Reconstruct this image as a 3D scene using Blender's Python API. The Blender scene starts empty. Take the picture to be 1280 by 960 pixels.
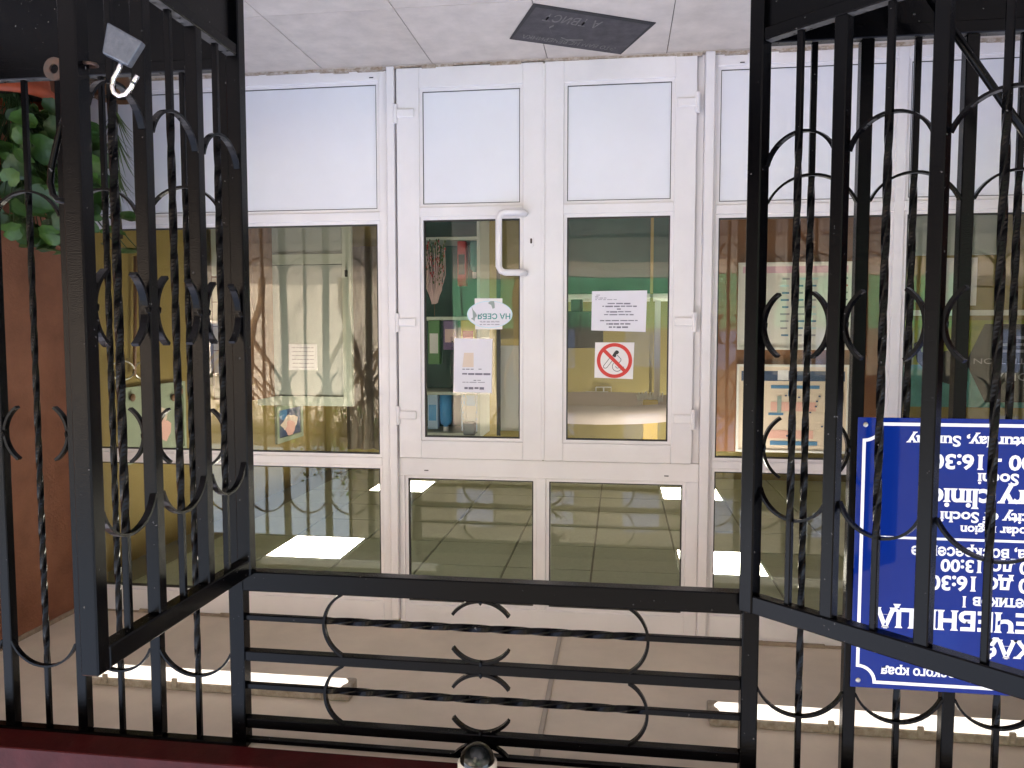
import bpy, bmesh, math, random
from mathutils import Vector, Matrix
random.seed(7)
R = math.radians
SC = bpy.context.scene
COL = SC.collection

# ------------------------------------------------------------------ camera
# The picture was taken with the phone upside down: the place is built upright, the camera is rolled by 180 degrees.
FPX, VPX, VPY, CH = 980.0, 775.0, 415.0, 1.34
TH = math.atan((VPX - 640) / FPX)
AL = math.atan((480 - VPY) / FPX)
FW = Vector((math.sin(TH) * math.cos(AL), math.cos(TH) * math.cos(AL), math.sin(AL)))
RT = Vector((math.cos(TH), -math.sin(TH), 0))
UP = RT.cross(FW)
cd = bpy.data.cameras.new('camera')
cam = bpy.data.objects.new('camera', cd)
COL.objects.link(cam)
cd.sensor_width = 36
cd.lens = 36 * FPX / 1280
cd.clip_start = 0.05
cd.clip_end = 600
rot = Matrix((-RT, -UP, -FW)).transposed()
cam.matrix_world = Matrix.Translation((0, 0, CH)) @ rot.to_4x4()
SC.camera = cam

# ------------------------------------------------------------------ world, sun, exposure
SUN_EL, SUN_AZ = 44, 20          # sun stands behind the building: the entrance is in its shade
W = bpy.data.worlds.new('World')
SC.world = W
W.use_nodes = True
nt = W.node_tree
sky = nt.nodes.new('ShaderNodeTexSky')
sky.sky_type = 'NISHITA'
sky.sun_disc = False
sky.sun_elevation = R(SUN_EL)
sky.sun_rotation = R(SUN_AZ)
sky.dust_density = 7.0
sky.ozone_density = 0.0
nt.links.new(sky.outputs[0], nt.nodes['Background'].inputs[0])
nt.nodes['Background'].inputs[1].default_value = 0.15
sl = bpy.data.lights.new('sun', 'SUN')
sl.energy = 3.0
sl.angle = R(0.6)
sl.color = (1, 0.91, 0.80)
sun = bpy.data.objects.new('sun', sl)
COL.objects.link(sun)
sd = Vector((math.sin(R(SUN_AZ)) * math.cos(R(SUN_EL)), math.cos(R(SUN_AZ)) * math.cos(R(SUN_EL)), math.sin(R(SUN_EL))))
sun.rotation_euler = (-sd).to_track_quat('-Z', 'Y').to_euler()
sun.location = sd * 30
SC.view_settings.view_transform = 'Standard'
SC.view_settings.look = 'None'
SC.view_settings.gamma = 1
SC.view_settings.exposure = 3.7
SC.view_settings.use_white_balance = True       # camera white balance for open shade
SC.view_settings.white_balance_temperature = 7450
SC.view_settings.white_balance_tint = 17
SC.render.engine = 'CYCLES'
SC.cycles.max_bounces = 10
SC.cycles.transparent_max_bounces = 24


# ------------------------------------------------------------------ pixel helpers (photo pixel -> point on a known plane)
def ray(x, y):
    return FW + RT * ((1280 - x - 640) / FPX) + UP * ((480 - (960 - y)) / FPX)


def onY(x, y, Y):
    d = ray(x, y)
    return Vector((0, 0, CH)) + d * (Y / d.y)


def onX(x, y, X):
    d = ray(x, y)
    return Vector((0, 0, CH)) + d * (X / d.x)


# ------------------------------------------------------------------ materials
MATS = {}


def mat(name, col, rough=0.5, metal=0.0, noise=0.0, nscale=8.0, bump=0.0, bscale=60.0, spec=0.5, emit=None, es=0.0, col2=None, detail=6.0, coat=0.0):
    m = bpy.data.materials.new(name)
    m.use_nodes = True
    n = m.node_tree.nodes
    l = m.node_tree.links
    b = n['Principled BSDF']
    c = (*col, 1)
    b.inputs['Base Color'].default_value = c
    b.inputs['Roughness'].default_value = rough
    b.inputs['Metallic'].default_value = metal
    b.inputs['Specular IOR Level'].default_value = spec
    b.inputs['Coat Weight'].default_value = coat
    tc = n.new('ShaderNodeTexCoord')
    geo = n.new('ShaderNodeNewGeometry')
    if noise > 0:
        t = n.new('ShaderNodeTexNoise')
        t.inputs['Scale'].default_value = nscale
        t.inputs['Detail'].default_value = detail
        t.inputs['Roughness'].default_value = 0.65
        l.new(geo.outputs['Position'], t.inputs['Vector'])
        r = n.new('ShaderNodeMapRange')
        r.inputs[1].default_value = 0.32
        r.inputs[2].default_value = 0.68
        l.new(t.outputs['Fac'], r.inputs[0])
        mx = n.new('ShaderNodeMix')
        mx.data_type = 'RGBA'
        c2 = col2 if col2 else tuple(max(0, v * (1 - noise)) for v in col)
        mx.inputs['A'].default_value = c
        mx.inputs['B'].default_value = (*c2, 1)
        l.new(r.outputs[0], mx.inputs['Factor'])
        l.new(mx.outputs['Result'], b.inputs['Base Color'])
        rr = n.new('ShaderNodeMapRange')
        rr.inputs[3].default_value = max(0.02, rough - 0.08)
        rr.inputs[4].default_value = min(1, rough + 0.12)
        l.new(t.outputs['Fac'], rr.inputs[0])
        l.new(rr.outputs[0], b.inputs['Roughness'])
    if bump > 0:
        t2 = n.new('ShaderNodeTexNoise')
        t2.inputs['Scale'].default_value = bscale
        t2.inputs['Detail'].default_value = 3
        l.new(geo.outputs['Position'], t2.inputs['Vector'])
        bp = n.new('ShaderNodeBump')
        bp.inputs['Strength'].default_value = bump
        bp.inputs['Distance'].default_value = 0.004
        l.new(t2.outputs['Fac'], bp.inputs['Height'])
        l.new(bp.outputs[0], b.inputs['Normal'])
    if emit:
        b.inputs['Emission Color'].default_value = (*emit, 1)
        b.inputs['Emission Strength'].default_value = es
    MATS[name] = m
    return m


mat('black_paint', (0.001, 0.001, 0.0013), 0.16, bump=0.16, bscale=280, spec=0.105)
mat('pvc', (0.82, 0.785, 0.79), 0.32, noise=0.10, nscale=2.2, bump=0.03, bscale=300)
mat('pvc_panel', (0.77, 0.775, 0.82), 0.38, noise=0.05, nscale=2.5)
mat('gasket', (0.02, 0.02, 0.02), 0.6)
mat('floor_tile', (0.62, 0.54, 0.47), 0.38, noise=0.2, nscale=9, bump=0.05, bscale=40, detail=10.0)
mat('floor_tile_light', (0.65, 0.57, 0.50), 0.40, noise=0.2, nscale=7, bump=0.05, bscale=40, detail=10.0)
mat('grout', (0.16, 0.12, 0.09), 0.9, noise=0.5, nscale=20)
mat('terracotta', (0.30, 0.115, 0.06), 0.85, noise=0.3, nscale=5, bump=0.9, bscale=70)
mat('soffit', (0.76, 0.65, 0.52), 0.85, noise=0.14, nscale=3.0, bump=0.15, bscale=60)
mat('yellow_wall', (0.27, 0.195, 0.055), 0.7, noise=0.12, nscale=2, bump=0.1, bscale=80)
mat('olive_wall', (0.34, 0.27, 0.09), 0.7, noise=0.15, nscale=2)
mat('teal_wall', (0.02, 0.10, 0.085), 0.6, noise=0.3, nscale=3)
mat('brown_board', (0.23, 0.095, 0.04), 0.5, noise=0.3, nscale=3)
mat('ceil_tile', (0.50, 0.56, 0.46), 0.9, noise=0.1, nscale=30)
mat('ceil_grid', (0.22, 0.23, 0.19), 0.6)
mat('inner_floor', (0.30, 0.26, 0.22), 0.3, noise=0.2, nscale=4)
mat('led', (0.9, 0.9, 0.9), 0.5, emit=(1.0, 0.99, 0.94), es=2.8)
mat('tube_glow', (0.9, 0.9, 0.9), 0.4, emit=(1.0, 0.98, 0.9), es=0.115)
mat('fixture', (0.45, 0.40, 0.33), 0.55, noise=0.5, nscale=30, col2=(0.25, 0.2, 0.14))
mat('sign_blue', (0.001, 0.019, 0.16), 0.05, spec=0.2)
mat('sign_white', (0.80, 0.80, 0.80), 0.4)
mat('screw', (0.45, 0.43, 0.38), 0.35, metal=0.8, noise=0.3, nscale=120)
mat('chrome', (0.75, 0.75, 0.74), 0.14, metal=1.0)
mat('lock_body', (0.11, 0.125, 0.15), 0.4, metal=0.6, noise=0.3, nscale=60, bump=0.2, bscale=400)
mat('rust', (0.016, 0.02, 0.02), 0.55, metal=0.3, noise=0.6, nscale=45, col2=(0.085, 0.035, 0.018))
mat('mat_rubber', (0.085, 0.075, 0.078), 0.85, noise=0.35, nscale=18, bump=0.6, bscale=400)
mat('mat_edge', (0.03, 0.027, 0.028), 0.8)
mat('mat_print', (0.22, 0.20, 0.19), 0.9, noise=0.5, nscale=40)
mat('paper', (0.78, 0.76, 0.82), 0.7, noise=0.04, nscale=10)
mat('paper_warm', (0.80, 0.76, 0.76), 0.6)
mat('ink', (0.18, 0.17, 0.22), 0.7)
mat('ink_soft', (0.36, 0.34, 0.40), 0.7)
mat('red_print', (0.66, 0.022, 0.02), 0.4)
mat('black_print', (0.012, 0.012, 0.012), 0.5)
mat('teal_print', (0.0, 0.26, 0.24), 0.5)
mat('blue_print', (0.08, 0.22, 0.40), 0.5)
mat('pink_print', (0.75, 0.42, 0.37), 0.6)
mat('magenta_print', (0.75, 0.45, 0.58), 0.6)
mat('cream_print', (0.74, 0.60, 0.50), 0.6)
mat('navy_print', (0.05, 0.08, 0.16), 0.4)
mat('greygreen_print', (0.30, 0.36, 0.34), 0.6)
mat('light_blue_print', (0.55, 0.74, 0.84), 0.5)
mat('red_beam', (0.055, 0.004, 0.0045), 0.5, noise=0.4, nscale=9, bump=0.2, bscale=60, spec=0.15)
mat('cream_plastic', (0.62, 0.57, 0.48), 0.4)
mat('duct', (0.42, 0.36, 0.30), 0.6)
mat('leaf_green', (0.028, 0.085, 0.014), 0.45, noise=0.45, nscale=14, bump=0.4, bscale=60)
mat('leaf_light', (0.05, 0.13, 0.02), 0.45, noise=0.4, nscale=18, bump=0.4, bscale=60)
mat('leaf_dark', (0.022, 0.065, 0.015), 0.5, noise=0.4, nscale=14)
mat('grass_green', (0.10, 0.16, 0.045), 0.5, noise=0.4, nscale=20)
mat('pot_orange', (0.55, 0.10, 0.035), 0.5, noise=0.2, nscale=12)
mat('soil', (0.03, 0.02, 0.013), 0.95, noise=0.5, nscale=60)
mat('bark', (0.11, 0.08, 0.05), 0.9, noise=0.5, nscale=20, bump=0.6, bscale=40)
mat('wood', (0.20, 0.09, 0.04), 0.5, noise=0.4, nscale=10)
mat('pale_green', (0.30, 0.36, 0.26), 0.5, noise=0.15, nscale=6)
mat('inner_door', (0.52, 0.57, 0.50), 0.45, noise=0.06, nscale=3)
mat('inner_door_panel', (0.40, 0.44, 0.42), 0.5)
mat('curtain', (0.45, 0.38, 0.30), 0.9, noise=0.2, nscale=5)
mat('silver', (0.6, 0.6, 0.6), 0.3, metal=1.0)
mat('blue_plastic', (0.05, 0.33, 0.72), 0.3)
mat('pale_blue', (0.42, 0.60, 0.85), 0.35)
mat('violet', (0.16, 0.10, 0.24), 0.5)
mat('red_pack', (0.45, 0.03, 0.03), 0.4)
mat('green_pack', (0.06, 0.22, 0.06), 0.4)
mat('white_pack', (0.74, 0.72, 0.72), 0.4)
mat('pink_pack', (0.68, 0.46, 0.46), 0.5)
mat('dark_metal', (0.02, 0.022, 0.022), 0.4)
mat('yellow_box', (0.75, 0.52, 0.11), 0.5, noise=0.1, nscale=8)
mat('soffit_pink', (0.60, 0.50, 0.48), 0.6)
mat('poster_yellow', (0.33, 0.34, 0.04), 0.45, noise=0.5, nscale=7, col2=(0.14, 0.18, 0.02))
mat('poster_teal', (0.10, 0.36, 0.35), 0.45, noise=0.4, nscale=8)
mat('asphalt', (0.055, 0.055, 0.057), 0.9, noise=0.3, nscale=3, bump=0.4, bscale=50)
mat('pavement', (0.17, 0.16, 0.15), 0.85, noise=0.2, nscale=4)
mat('white_house', (0.40, 0.395, 0.37), 0.85, noise=0.08, nscale=2)
mat('grey_house', (0.06, 0.064, 0.056), 0.85, noise=0.2, nscale=1.5)
mat('green_fence', (0.03, 0.16, 0.10), 0.5, noise=0.2, nscale=4)
mat('clinic_wall', (0.42, 0.19, 0.12), 0.85, noise=0.2, nscale=4)
mat('grime', (0.25, 0.17, 0.10), 0.9, noise=0.6, nscale=40, col2=(0.55, 0.48, 0.42))
mat('plaster_join', (0.40, 0.31, 0.23), 0.9, noise=0.4, nscale=25)


def weather_black():
    m = MATS['black_paint']
    n = m.node_tree.nodes
    l = m.node_tree.links
    b = n['Principled BSDF']
    geo = n.new('ShaderNodeNewGeometry')
    sep = n.new('ShaderNodeSeparateXYZ')
    l.new(geo.outputs['True Normal'], sep.inputs[0])
    up = n.new('ShaderNodeMapRange')
    up.inputs[1].default_value = 0.75
    up.inputs[2].default_value = 0.98
    l.new(sep.outputs['Z'], up.inputs[0])
    t = n.new('ShaderNodeTexNoise')
    t.inputs['Scale'].default_value = 45
    t.inputs['Detail'].default_value = 5
    l.new(geo.outputs['Position'], t.inputs['Vector'])
    mr = n.new('ShaderNodeMapRange')
    mr.inputs[1].default_value = 0.30
    mr.inputs[2].default_value = 0.62
    l.new(t.outputs['Fac'], mr.inputs[0])
    mu = n.new('ShaderNodeMath')
    mu.operation = 'MULTIPLY'
    l.new(up.outputs[0], mu.inputs[0])
    l.new(mr.outputs[0], mu.inputs[1])
    # small chips where the paint has come off
    v = n.new('ShaderNodeTexNoise')
    v.inputs['Scale'].default_value = 75
    v.inputs['Detail'].default_value = 2
    l.new(geo.outputs['Position'], v.inputs['Vector'])
    vr = n.new('ShaderNodeMapRange')
    vr.inputs[1].default_value = 0.735
    vr.inputs[2].default_value = 0.76
    l.new(v.outputs['Fac'], vr.inputs[0])
    mx = n.new('ShaderNodeMath')
    mx.operation = 'MAXIMUM'
    l.new(mu.outputs[0], mx.inputs[0])
    l.new(vr.outputs[0], mx.inputs[1])
    c = n.new('ShaderNodeMix')
    c.data_type = 'RGBA'
    c.inputs['A'].default_value = (0.001, 0.001, 0.0013, 1)
    c.inputs['B'].default_value = (0.09, 0.085, 0.08, 1)
    l.new(mx.outputs[0], c.inputs['Factor'])
    l.new(c.outputs['Result'], b.inputs['Base Color'])
    r = n.new('ShaderNodeMapRange')
    r.inputs[3].default_value = 0.16
    r.inputs[4].default_value = 0.7
    l.new(mx.outputs[0], r.inputs[0])
    l.new(r.outputs[0], b.inputs['Roughness'])


weather_black()


def glass_mat(name, tint, ior, dust=0.0):
    m = bpy.data.materials.new(name)
    m.use_nodes = True
    n = m.node_tree.nodes
    l = m.node_tree.links
    n.remove(n['Principled BSDF'])
    tr = n.new('ShaderNodeBsdfTransparent')
    tr.inputs[0].default_value = (*tint, 1)
    gl = n.new('ShaderNodeBsdfGlossy')
    gl.inputs['Roughness'].default_value = 0.0
    fr = n.new('ShaderNodeFresnel')
    fr.inputs['IOR'].default_value = ior
    geo = n.new('ShaderNodeNewGeometry')
    t = n.new('ShaderNodeTexNoise')
    t.inputs['Scale'].default_value = 2.2
    t.inputs['Detail'].default_value = 1
    l.new(geo.outputs['Position'], t.inputs['Vector'])
    bp = n.new('ShaderNodeBump')
    bp.inputs['Strength'].default_value = 0.10
    bp.inputs['Distance'].default_value = 0.01
    l.new(t.outputs['Fac'], bp.inputs['Height'])
    l.new(bp.outputs[0], gl.inputs['Normal'])
    df = n.new('ShaderNodeBsdfDiffuse')
    df.inputs[0].default_value = (0.75, 0.76, 0.74, 1)
    t3 = n.new('ShaderNodeTexNoise')
    t3.inputs['Scale'].default_value = 5.0
    t3.inputs['Detail'].default_value = 8
    t3.inputs['Roughness'].default_value = 0.7
    mp = n.new('ShaderNodeMapping')
    mp.inputs['Scale'].default_value = (2.5, 1, 0.6)
    l.new(geo.outputs['Position'], mp.inputs['Vector'])
    l.new(mp.outputs[0], t3.inputs['Vector'])
    dr_ = n.new('ShaderNodeMapRange')
    dr_.inputs[1].default_value = 0.3
    dr_.inputs[2].default_value = 0.75
    dr_.inputs[3].default_value = dust * 0.5
    dr_.inputs[4].default_value = dust * 1.6
    l.new(t3.outputs['Fac'], dr_.inputs[0])
    md = n.new('ShaderNodeMixShader')
    l.new(dr_.outputs[0], md.inputs[0])
    l.new(tr.outputs[0], md.inputs[1])
    l.new(df.outputs[0], md.inputs[2])
    mx = n.new('ShaderNodeMixShader')
    l.new(fr.outputs[0], mx.inputs[0])
    l.new(md.outputs[0], mx.inputs[1])
    l.new(gl.outputs[0], mx.inputs[2])
    l.new(mx.outputs[0], n['Material Output'].inputs[0])
    MATS[name] = m


glass_mat('glass', (0.93, 0.96, 0.93), 1.44, 0.009)
glass_mat('dome_glass', (0.55, 0.60, 0.57), 1.5)
glass_mat('film', (0.93, 0.93, 0.95), 1.5)

# ------------------------------------------------------------------ object helpers
WO = {}


def link(o, parent=None, loc=(0, 0, 0)):
    COL.objects.link(o)
    loc = Vector(loc)
    WO[o.name] = loc
    if parent is not None:
        o.parent = parent
        o.location = loc - WO[parent.name]
    else:
        o.location = loc
    return o


def tag(o, label=None, cat=None, group=None, kind=None):
    if label:
        o['label'] = label
    if cat:
        o['category'] = cat
    if group:
        o['group'] = group
    if kind:
        o['kind'] = kind
    return o


def thing(name, loc, label, cat, group=None):
    o = bpy.data.objects.new(name, None)
    o.empty_display_size = 0.1
    link(o, None, loc)
    return tag(o, label, cat, group)


def to_obj(name, bm, m, parent=None, loc=None, smooth=False):
    """bm in frame coordinates; the object's origin goes to loc (default: centre of its bounds)."""
    if loc is None:
        xs = [v.co for v in bm.verts]
        lo = Vector([min(c[i] for c in xs) for i in range(3)])
        hi = Vector([max(c[i] for c in xs) for i in range(3)])
        loc = (lo + hi) / 2
    loc = Vector(loc)
    bmesh.ops.translate(bm, verts=bm.verts, vec=-loc)
    me = bpy.data.meshes.new(name)
    bm.normal_update()
    bm.to_mesh(me)
    bm.free()
    me.materials.append(MATS[m])
    if smooth:
        me.polygons.foreach_set('use_smooth', [True] * len(me.polygons))
    return link(bpy.data.objects.new(name, me), parent, loc)


def share(name, me, parent, loc, rotation=None, scale=None):
    o = link(bpy.data.objects.new(name, me), parent, loc)
    if rotation is not None:
        o.rotation_euler = rotation
    if scale is not None:
        o.scale = scale
    return o


def add_box(bm, x0, x1, y0, y1, z0, z1):
    v = [bm.verts.new(p) for p in ((x0, y0, z0), (x1, y0, z0), (x1, y1, z0), (x0, y1, z0), (x0, y0, z1), (x1, y0, z1), (x1, y1, z1), (x0, y1, z1))]
    for f in ((3, 2, 1, 0), (4, 5, 6, 7), (0, 1, 5, 4), (1, 2, 6, 5), (2, 3, 7, 6), (3, 0, 4, 7)):
        bm.faces.new([v[i] for i in f])


def bevel(bm, w, seg=1):
    if w > 0:
        bmesh.ops.bevel(bm, geom=list(bm.edges), offset=w, segments=seg, affect='EDGES', profile=0.5)


def box(name, x0, x1, y0, y1, z0, z1, m, parent=None, bev=0.0, seg=1):
    bm = bmesh.new()
    add_box(bm, min(x0, x1), max(x0, x1), min(y0, y1), max(y0, y1), min(z0, z1), max(z0, z1))
    bevel(bm, bev, seg)
    return to_obj(name, bm, m, parent)


def poly_prism(name, pts, y0, y1, m, parent=None, bev=0):
    """polygon in XZ, thick in Y"""
    bm = bmesh.new()
    a = [bm.verts.new((p[0], y0, p[1])) for p in pts]
    b = [bm.verts.new((p[0], y1, p[1])) for p in pts]
    bm.faces.new(a)
    bm.faces.new(list(reversed(b)))
    n = len(pts)
    for i in range(n):
        bm.faces.new((a[i], b[i], b[(i + 1) % n], a[(i + 1) % n]))
    bmesh.ops.recalc_face_normals(bm, faces=bm.faces)
    bevel(bm, bev)
    return to_obj(name, bm, m, parent)


def add_tube(bm, pts, r, n=10, cap=True, radii=None):
    pts = [Vector(p) for p in pts]
    rings = []
    up0 = None
    for i, p in enumerate(pts):
        a = pts[max(i - 1, 0)]
        b = pts[min(i + 1, len(pts) - 1)]
        t = (b - a).normalized()
        if up0 is None:
            u = t.orthogonal().normalized()
        else:
            u = (up0 - t * up0.dot(t)).normalized()
        up0 = u
        w = t.cross(u)
        rr = radii[i] if radii else r
        rings.append([bm.verts.new(p + (u * math.cos(2 * math.pi * k / n) + w * math.sin(2 * math.pi * k / n)) * rr) for k in range(n)])
    for i in range(len(rings) - 1):
        for k in range(n):
            bm.faces.new((rings[i][k], rings[i][(k + 1) % n], rings[i + 1][(k + 1) % n], rings[i + 1][k]))
    if cap:
        bm.faces.new(list(reversed(rings[0])))
        bm.faces.new(rings[-1])


def tube(name, pts, r, m, parent=None, n=10, radii=None):
    bm = bmesh.new()
    add_tube(bm, pts, r, n, True, radii)
    return to_obj(name, bm, m, parent, smooth=True)


def add_lathe(bm, prof, n=24, centre=(0, 0, 0)):
    c = Vector(centre)
    rings = []
    for r, z in prof:
        if r < 1e-5:
            rings.append([bm.verts.new(c + Vector((0, 0, z)))])
        else:
            rings.append([bm.verts.new(c + Vector((r * math.cos(2 * math.pi * k / n), r * math.sin(2 * math.pi * k / n), z))) for k in range(n)])
    for a, b in zip(rings, rings[1:]):
        for k in range(n):
            k2 = (k + 1) % n
            if len(a) == 1 and len(b) > 1:
                bm.faces.new((a[0], b[k2], b[k]))
            elif len(b) == 1 and len(a) > 1:
                bm.faces.new((a[k], a[k2], b[0]))
            elif len(a) > 1:
                bm.faces.new((a[k], a[k2], b[k2], b[k]))


def lathe(name, prof, m, parent, centre, n=24):
    bm = bmesh.new()
    add_lathe(bm, prof, n, centre)
    bmesh.ops.recalc_face_normals(bm, faces=bm.faces)
    return to_obj(name, bm, m, parent, smooth=True)


def arc_pts(a, b, sag, n=18):
    """circular arc from a to b (2D), bulging sag to the left of a->b"""
    a, b = Vector(a), Vector(b)
    c = (b - a).length
    s = abs(sag)
    rad = (c * c / 4 + s * s) / (2 * s)
    d = (b - a).normalized()
    nr = Vector((-d.y, d.x)) * (1 if sag > 0 else -1)
    mid = (a + b) / 2
    cen = mid + nr * (s - rad)
    half = math.asin(min(1, c / 2 / rad))
    if s > rad:
        half = math.pi - half
    return [cen + nr * (rad * math.cos(t)) + d * (rad * math.sin(t)) for t in [-half + 2 * half * i / n for i in range(n + 1)]]


def strip_bm(pts, thick, y0, y1):
    """flat bar bent along a 2D polyline in XZ, its width along Y"""
    bm = bmesh.new()
    L = []
    n = len(pts)
    for i, p in enumerate(pts):
        t = (pts[min(i + 1, n - 1)] - pts[max(i - 1, 0)]).normalized()
        q = Vector((-t.y, t.x)) * thick / 2
        L.append([bm.verts.new((p.x + s * q.x, y, p.y + s * q.y)) for s, y in ((1, y0), (1, y1), (-1, y1), (-1, y0))])
    for a, b in zip(L, L[1:]):
        for k in range(4):
            bm.faces.new((a[k], a[(k + 1) % 4], b[(k + 1) % 4], b[k]))
    bm.faces.new(list(reversed(L[0])))
    bm.faces.new(L[-1])
    bmesh.ops.recalc_face_normals(bm, faces=bm.faces)
    return bm


def flat_strip(name, pts, w, y, m, parent, closed=False):
    """flat painted line in XZ at depth y, facing -Y"""
    pts = [Vector(p) for p in pts]
    bm = bmesh.new()
    n = len(pts)
    L = []
    for i, p in enumerate(pts):
        a = pts[(i - 1) % n] if closed or i > 0 else p
        b = pts[(i + 1) % n] if closed or i < n - 1 else p
        t1 = (p - a).normalized() if (p - a).length > 0 else (b - p).normalized()
        t2 = (b - p).normalized() if (b - p).length > 0 else t1
        q1 = Vector((-t1.y, t1.x))
        q2 = Vector((-t2.y, t2.x))
        q = (q1 + q2)
        q = q / max(0.5, q.dot(q1)) * (w / 2)
        L.append((bm.verts.new((p.x + q.x, y, p.y + q.y)), bm.verts.new((p.x - q.x, y, p.y - q.y))))
    rng = range(n) if closed else range(n - 1)
    for i in rng:
        a, b = L[i], L[(i + 1) % n]
        bm.faces.new((a[0], a[1], b[1], b[0]))
    bmesh.ops.recalc_face_normals(bm, faces=bm.faces)
    return to_obj(name, bm, m, parent)


def flat_poly(name, pts, y, m, parent):
    bm = bmesh.new()
    bm.faces.new([bm.verts.new((p[0], y, p[1])) for p in pts])
    return to_obj(name, bm, m, parent)


def text_mesh(body, offset=0.0, serif=False):
    cu = bpy.data.curves.new('lettering', 'FONT')
    cu.body = body
    cu.size = 1.0
    cu.offset = offset
    cu.resolution_u = 3
    o = bpy.data.objects.new('lettering_tmp', cu)
    COL.objects.link(o)
    dg = bpy.context.evaluated_depsgraph_get()
    me = bpy.data.meshes.new_from_object(o.evaluated_get(dg))
    bpy.data.objects.remove(o)
    bpy.data.curves.remove(cu)
    bm = bmesh.new()
    bm.from_mesh(me)
    bpy.data.meshes.remove(me)
    if serif:
        bmesh.ops.remove_doubles(bm, verts=bm.verts, dist=1e-5)
        add = []
        for e in bm.edges:
            if len(e.link_faces) != 1:
                continue
            a, b = e.verts[0].co, e.verts[1].co
            if abs(a.y - b.y) > 0.004:
                continue
            w = abs(a.x - b.x)
            if 0.05 < w < 0.26:
                fc = e.link_faces[0].calc_center_median()
                add.append((min(a.x, b.x), max(a.x, b.x), a.y, 1 if fc.y > a.y else -1))
        for x0, x1, y, s in add:
            ex = 0.055
            h = 0.045
            vs = [bm.verts.new(p) for p in ((x0 - ex, y, 0.0006), (x1 + ex, y, 0.0006), (x1 + ex * 0.6, y + s * h, 0.0006), (x1, y + s * h * 1.9, 0.0006), (x0, y + s * h * 1.9, 0.0006), (x0 - ex * 0.6, y + s * h, 0.0006))]
            bm.faces.new(vs if s > 0 else list(reversed(vs)))
    return bm


CAPH = None


def put_text(body, x_right, z_base, cap, y, m, parent, width=None, offset=0.0, serif=False, x_left=None, name='lettering', frame=None):
    """text standing in XZ at depth y, readable from -Y; its right end at x_right (or left end at x_left)"""
    global CAPH
    if CAPH is None:
        t = text_mesh('H')
        CAPH = max(v.co.y for v in t.verts)
        t.free()
    bm = text_mesh(body, offset, serif)
    if not bm.verts:
        bm.free()
        return None
    lo = min(v.co.x for v in bm.verts)
    hi = max(v.co.x for v in bm.verts)
    sz = cap / CAPH
    sx = width / (hi - lo) if width else sz
    for v in bm.verts:
        px = (x_right + (v.co.x - hi) * sx) if x_left is None else (x_left + (v.co.x - lo) * sx)
        v.co = Vector((px, y - v.co.z * 0.3, z_base + v.co.y * sz))
    if frame:
        bmesh.ops.transform(bm, matrix=frame, verts=bm.verts)
    return to_obj(name, bm, m, parent)


# ================================================================== SETTING
# ground, street (street is seen only in the reflections of the glass)
def slab(name, x0, x1, y0, y1, z0, z1, m):
    return tag(box(name, x0, x1, y0, y1, z0, z1, m), kind='structure')


slab('ground', -150, 150, -150, -13.2, -0.6, -0.16, 'asphalt')
slab('road', -150, 150, -9.0, -3.2, -0.6, -0.15, 'asphalt')
slab('pavement', -150, 150, -13.2, -9.0, -0.6, -0.02, 'pavement')
slab('forecourt', -150, 150, -3.2, -0.61, -0.6, -0.02, 'pavement')
# entrance floor with its tiles
floor = slab('entrance_floor', -3.1, 3.05, -0.61, 4.03, -0.2, -0.006, 'grout')
TX, TY = 0.577, 0.675
tile_me = {}
for mi, m in enumerate(('floor_tile', 'floor_tile_light')):
    bm = bmesh.new()
    add_box(bm, -TX / 2 + 0.0017, TX / 2 - 0.0017, -TY / 2 + 0.0032, TY / 2 - 0.0032, -0.012, 0)
    bevel(bm, 0.0012)
    me = bpy.data.meshes.new('tile')
    bm.to_mesh(me)
    bm.free()
    me.materials.append(MATS[m])
    tile_me[mi] = me
for i in range(-6, 4):
    for j in range(-7, 1):
        cx = 0.367 + TX * (i + 0.5)
        if cx < -2.9 or cx > 3.0:
            continue
        cy = 3.93 + TY * (j - 0.5) if j < 1 else 0
        if cy > 3.95 or cy < -0.6:
            continue
        share('tile', tile_me[random.randint(0, 1)], floor, (cx, cy, random.uniform(-0.0008, 0.0008)))
for i in range(-6, 4):
    cx = 0.367 + TX * (i + 0.5)
    if -2.9 < cx < 3.0:
        box('tile', cx - TX / 2 + 0.0017, cx + TX / 2 - 0.0017, 3.9337, 4.0, -0.012, random.uniform(-0.0008, 0.0008), 'floor_tile', floor)
# extra tile column beside the terracotta wall
for j in range(-7, 1):
    cy = 3.93 + TY * (j - 0.5)
    if -0.6 < cy < 3.95:
        box('tile', 2.6767, 2.996, cy - TY / 2 + 0.0032, cy + TY / 2 - 0.0032, -0.012, 0, 'floor_tile_light', floor)

slab('entrance_ceiling', -3.0, 3.0, 2.62, 4.04, 2.9, 3.05, 'soffit')

# terracotta side wall
w = tag(box('side_wall', 3.0, 3.2, 2.62, 4.06, -0.02, 3.05, 'terracotta'), 'terracotta plastered side wall beside the potted plants', 'wall')
box('corner_bead', 2.988, 2.9985, 2.75, 3.93, 2.875, 2.8985, 'plaster_join', w)
tag(box('side_wall', -3.2, -3.0, 2.62, 4.06, -0.02, 3.05, 'terracotta'), 'terracotta side wall at the far end of the entrance, beyond the blue sign', 'wall')

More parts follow.
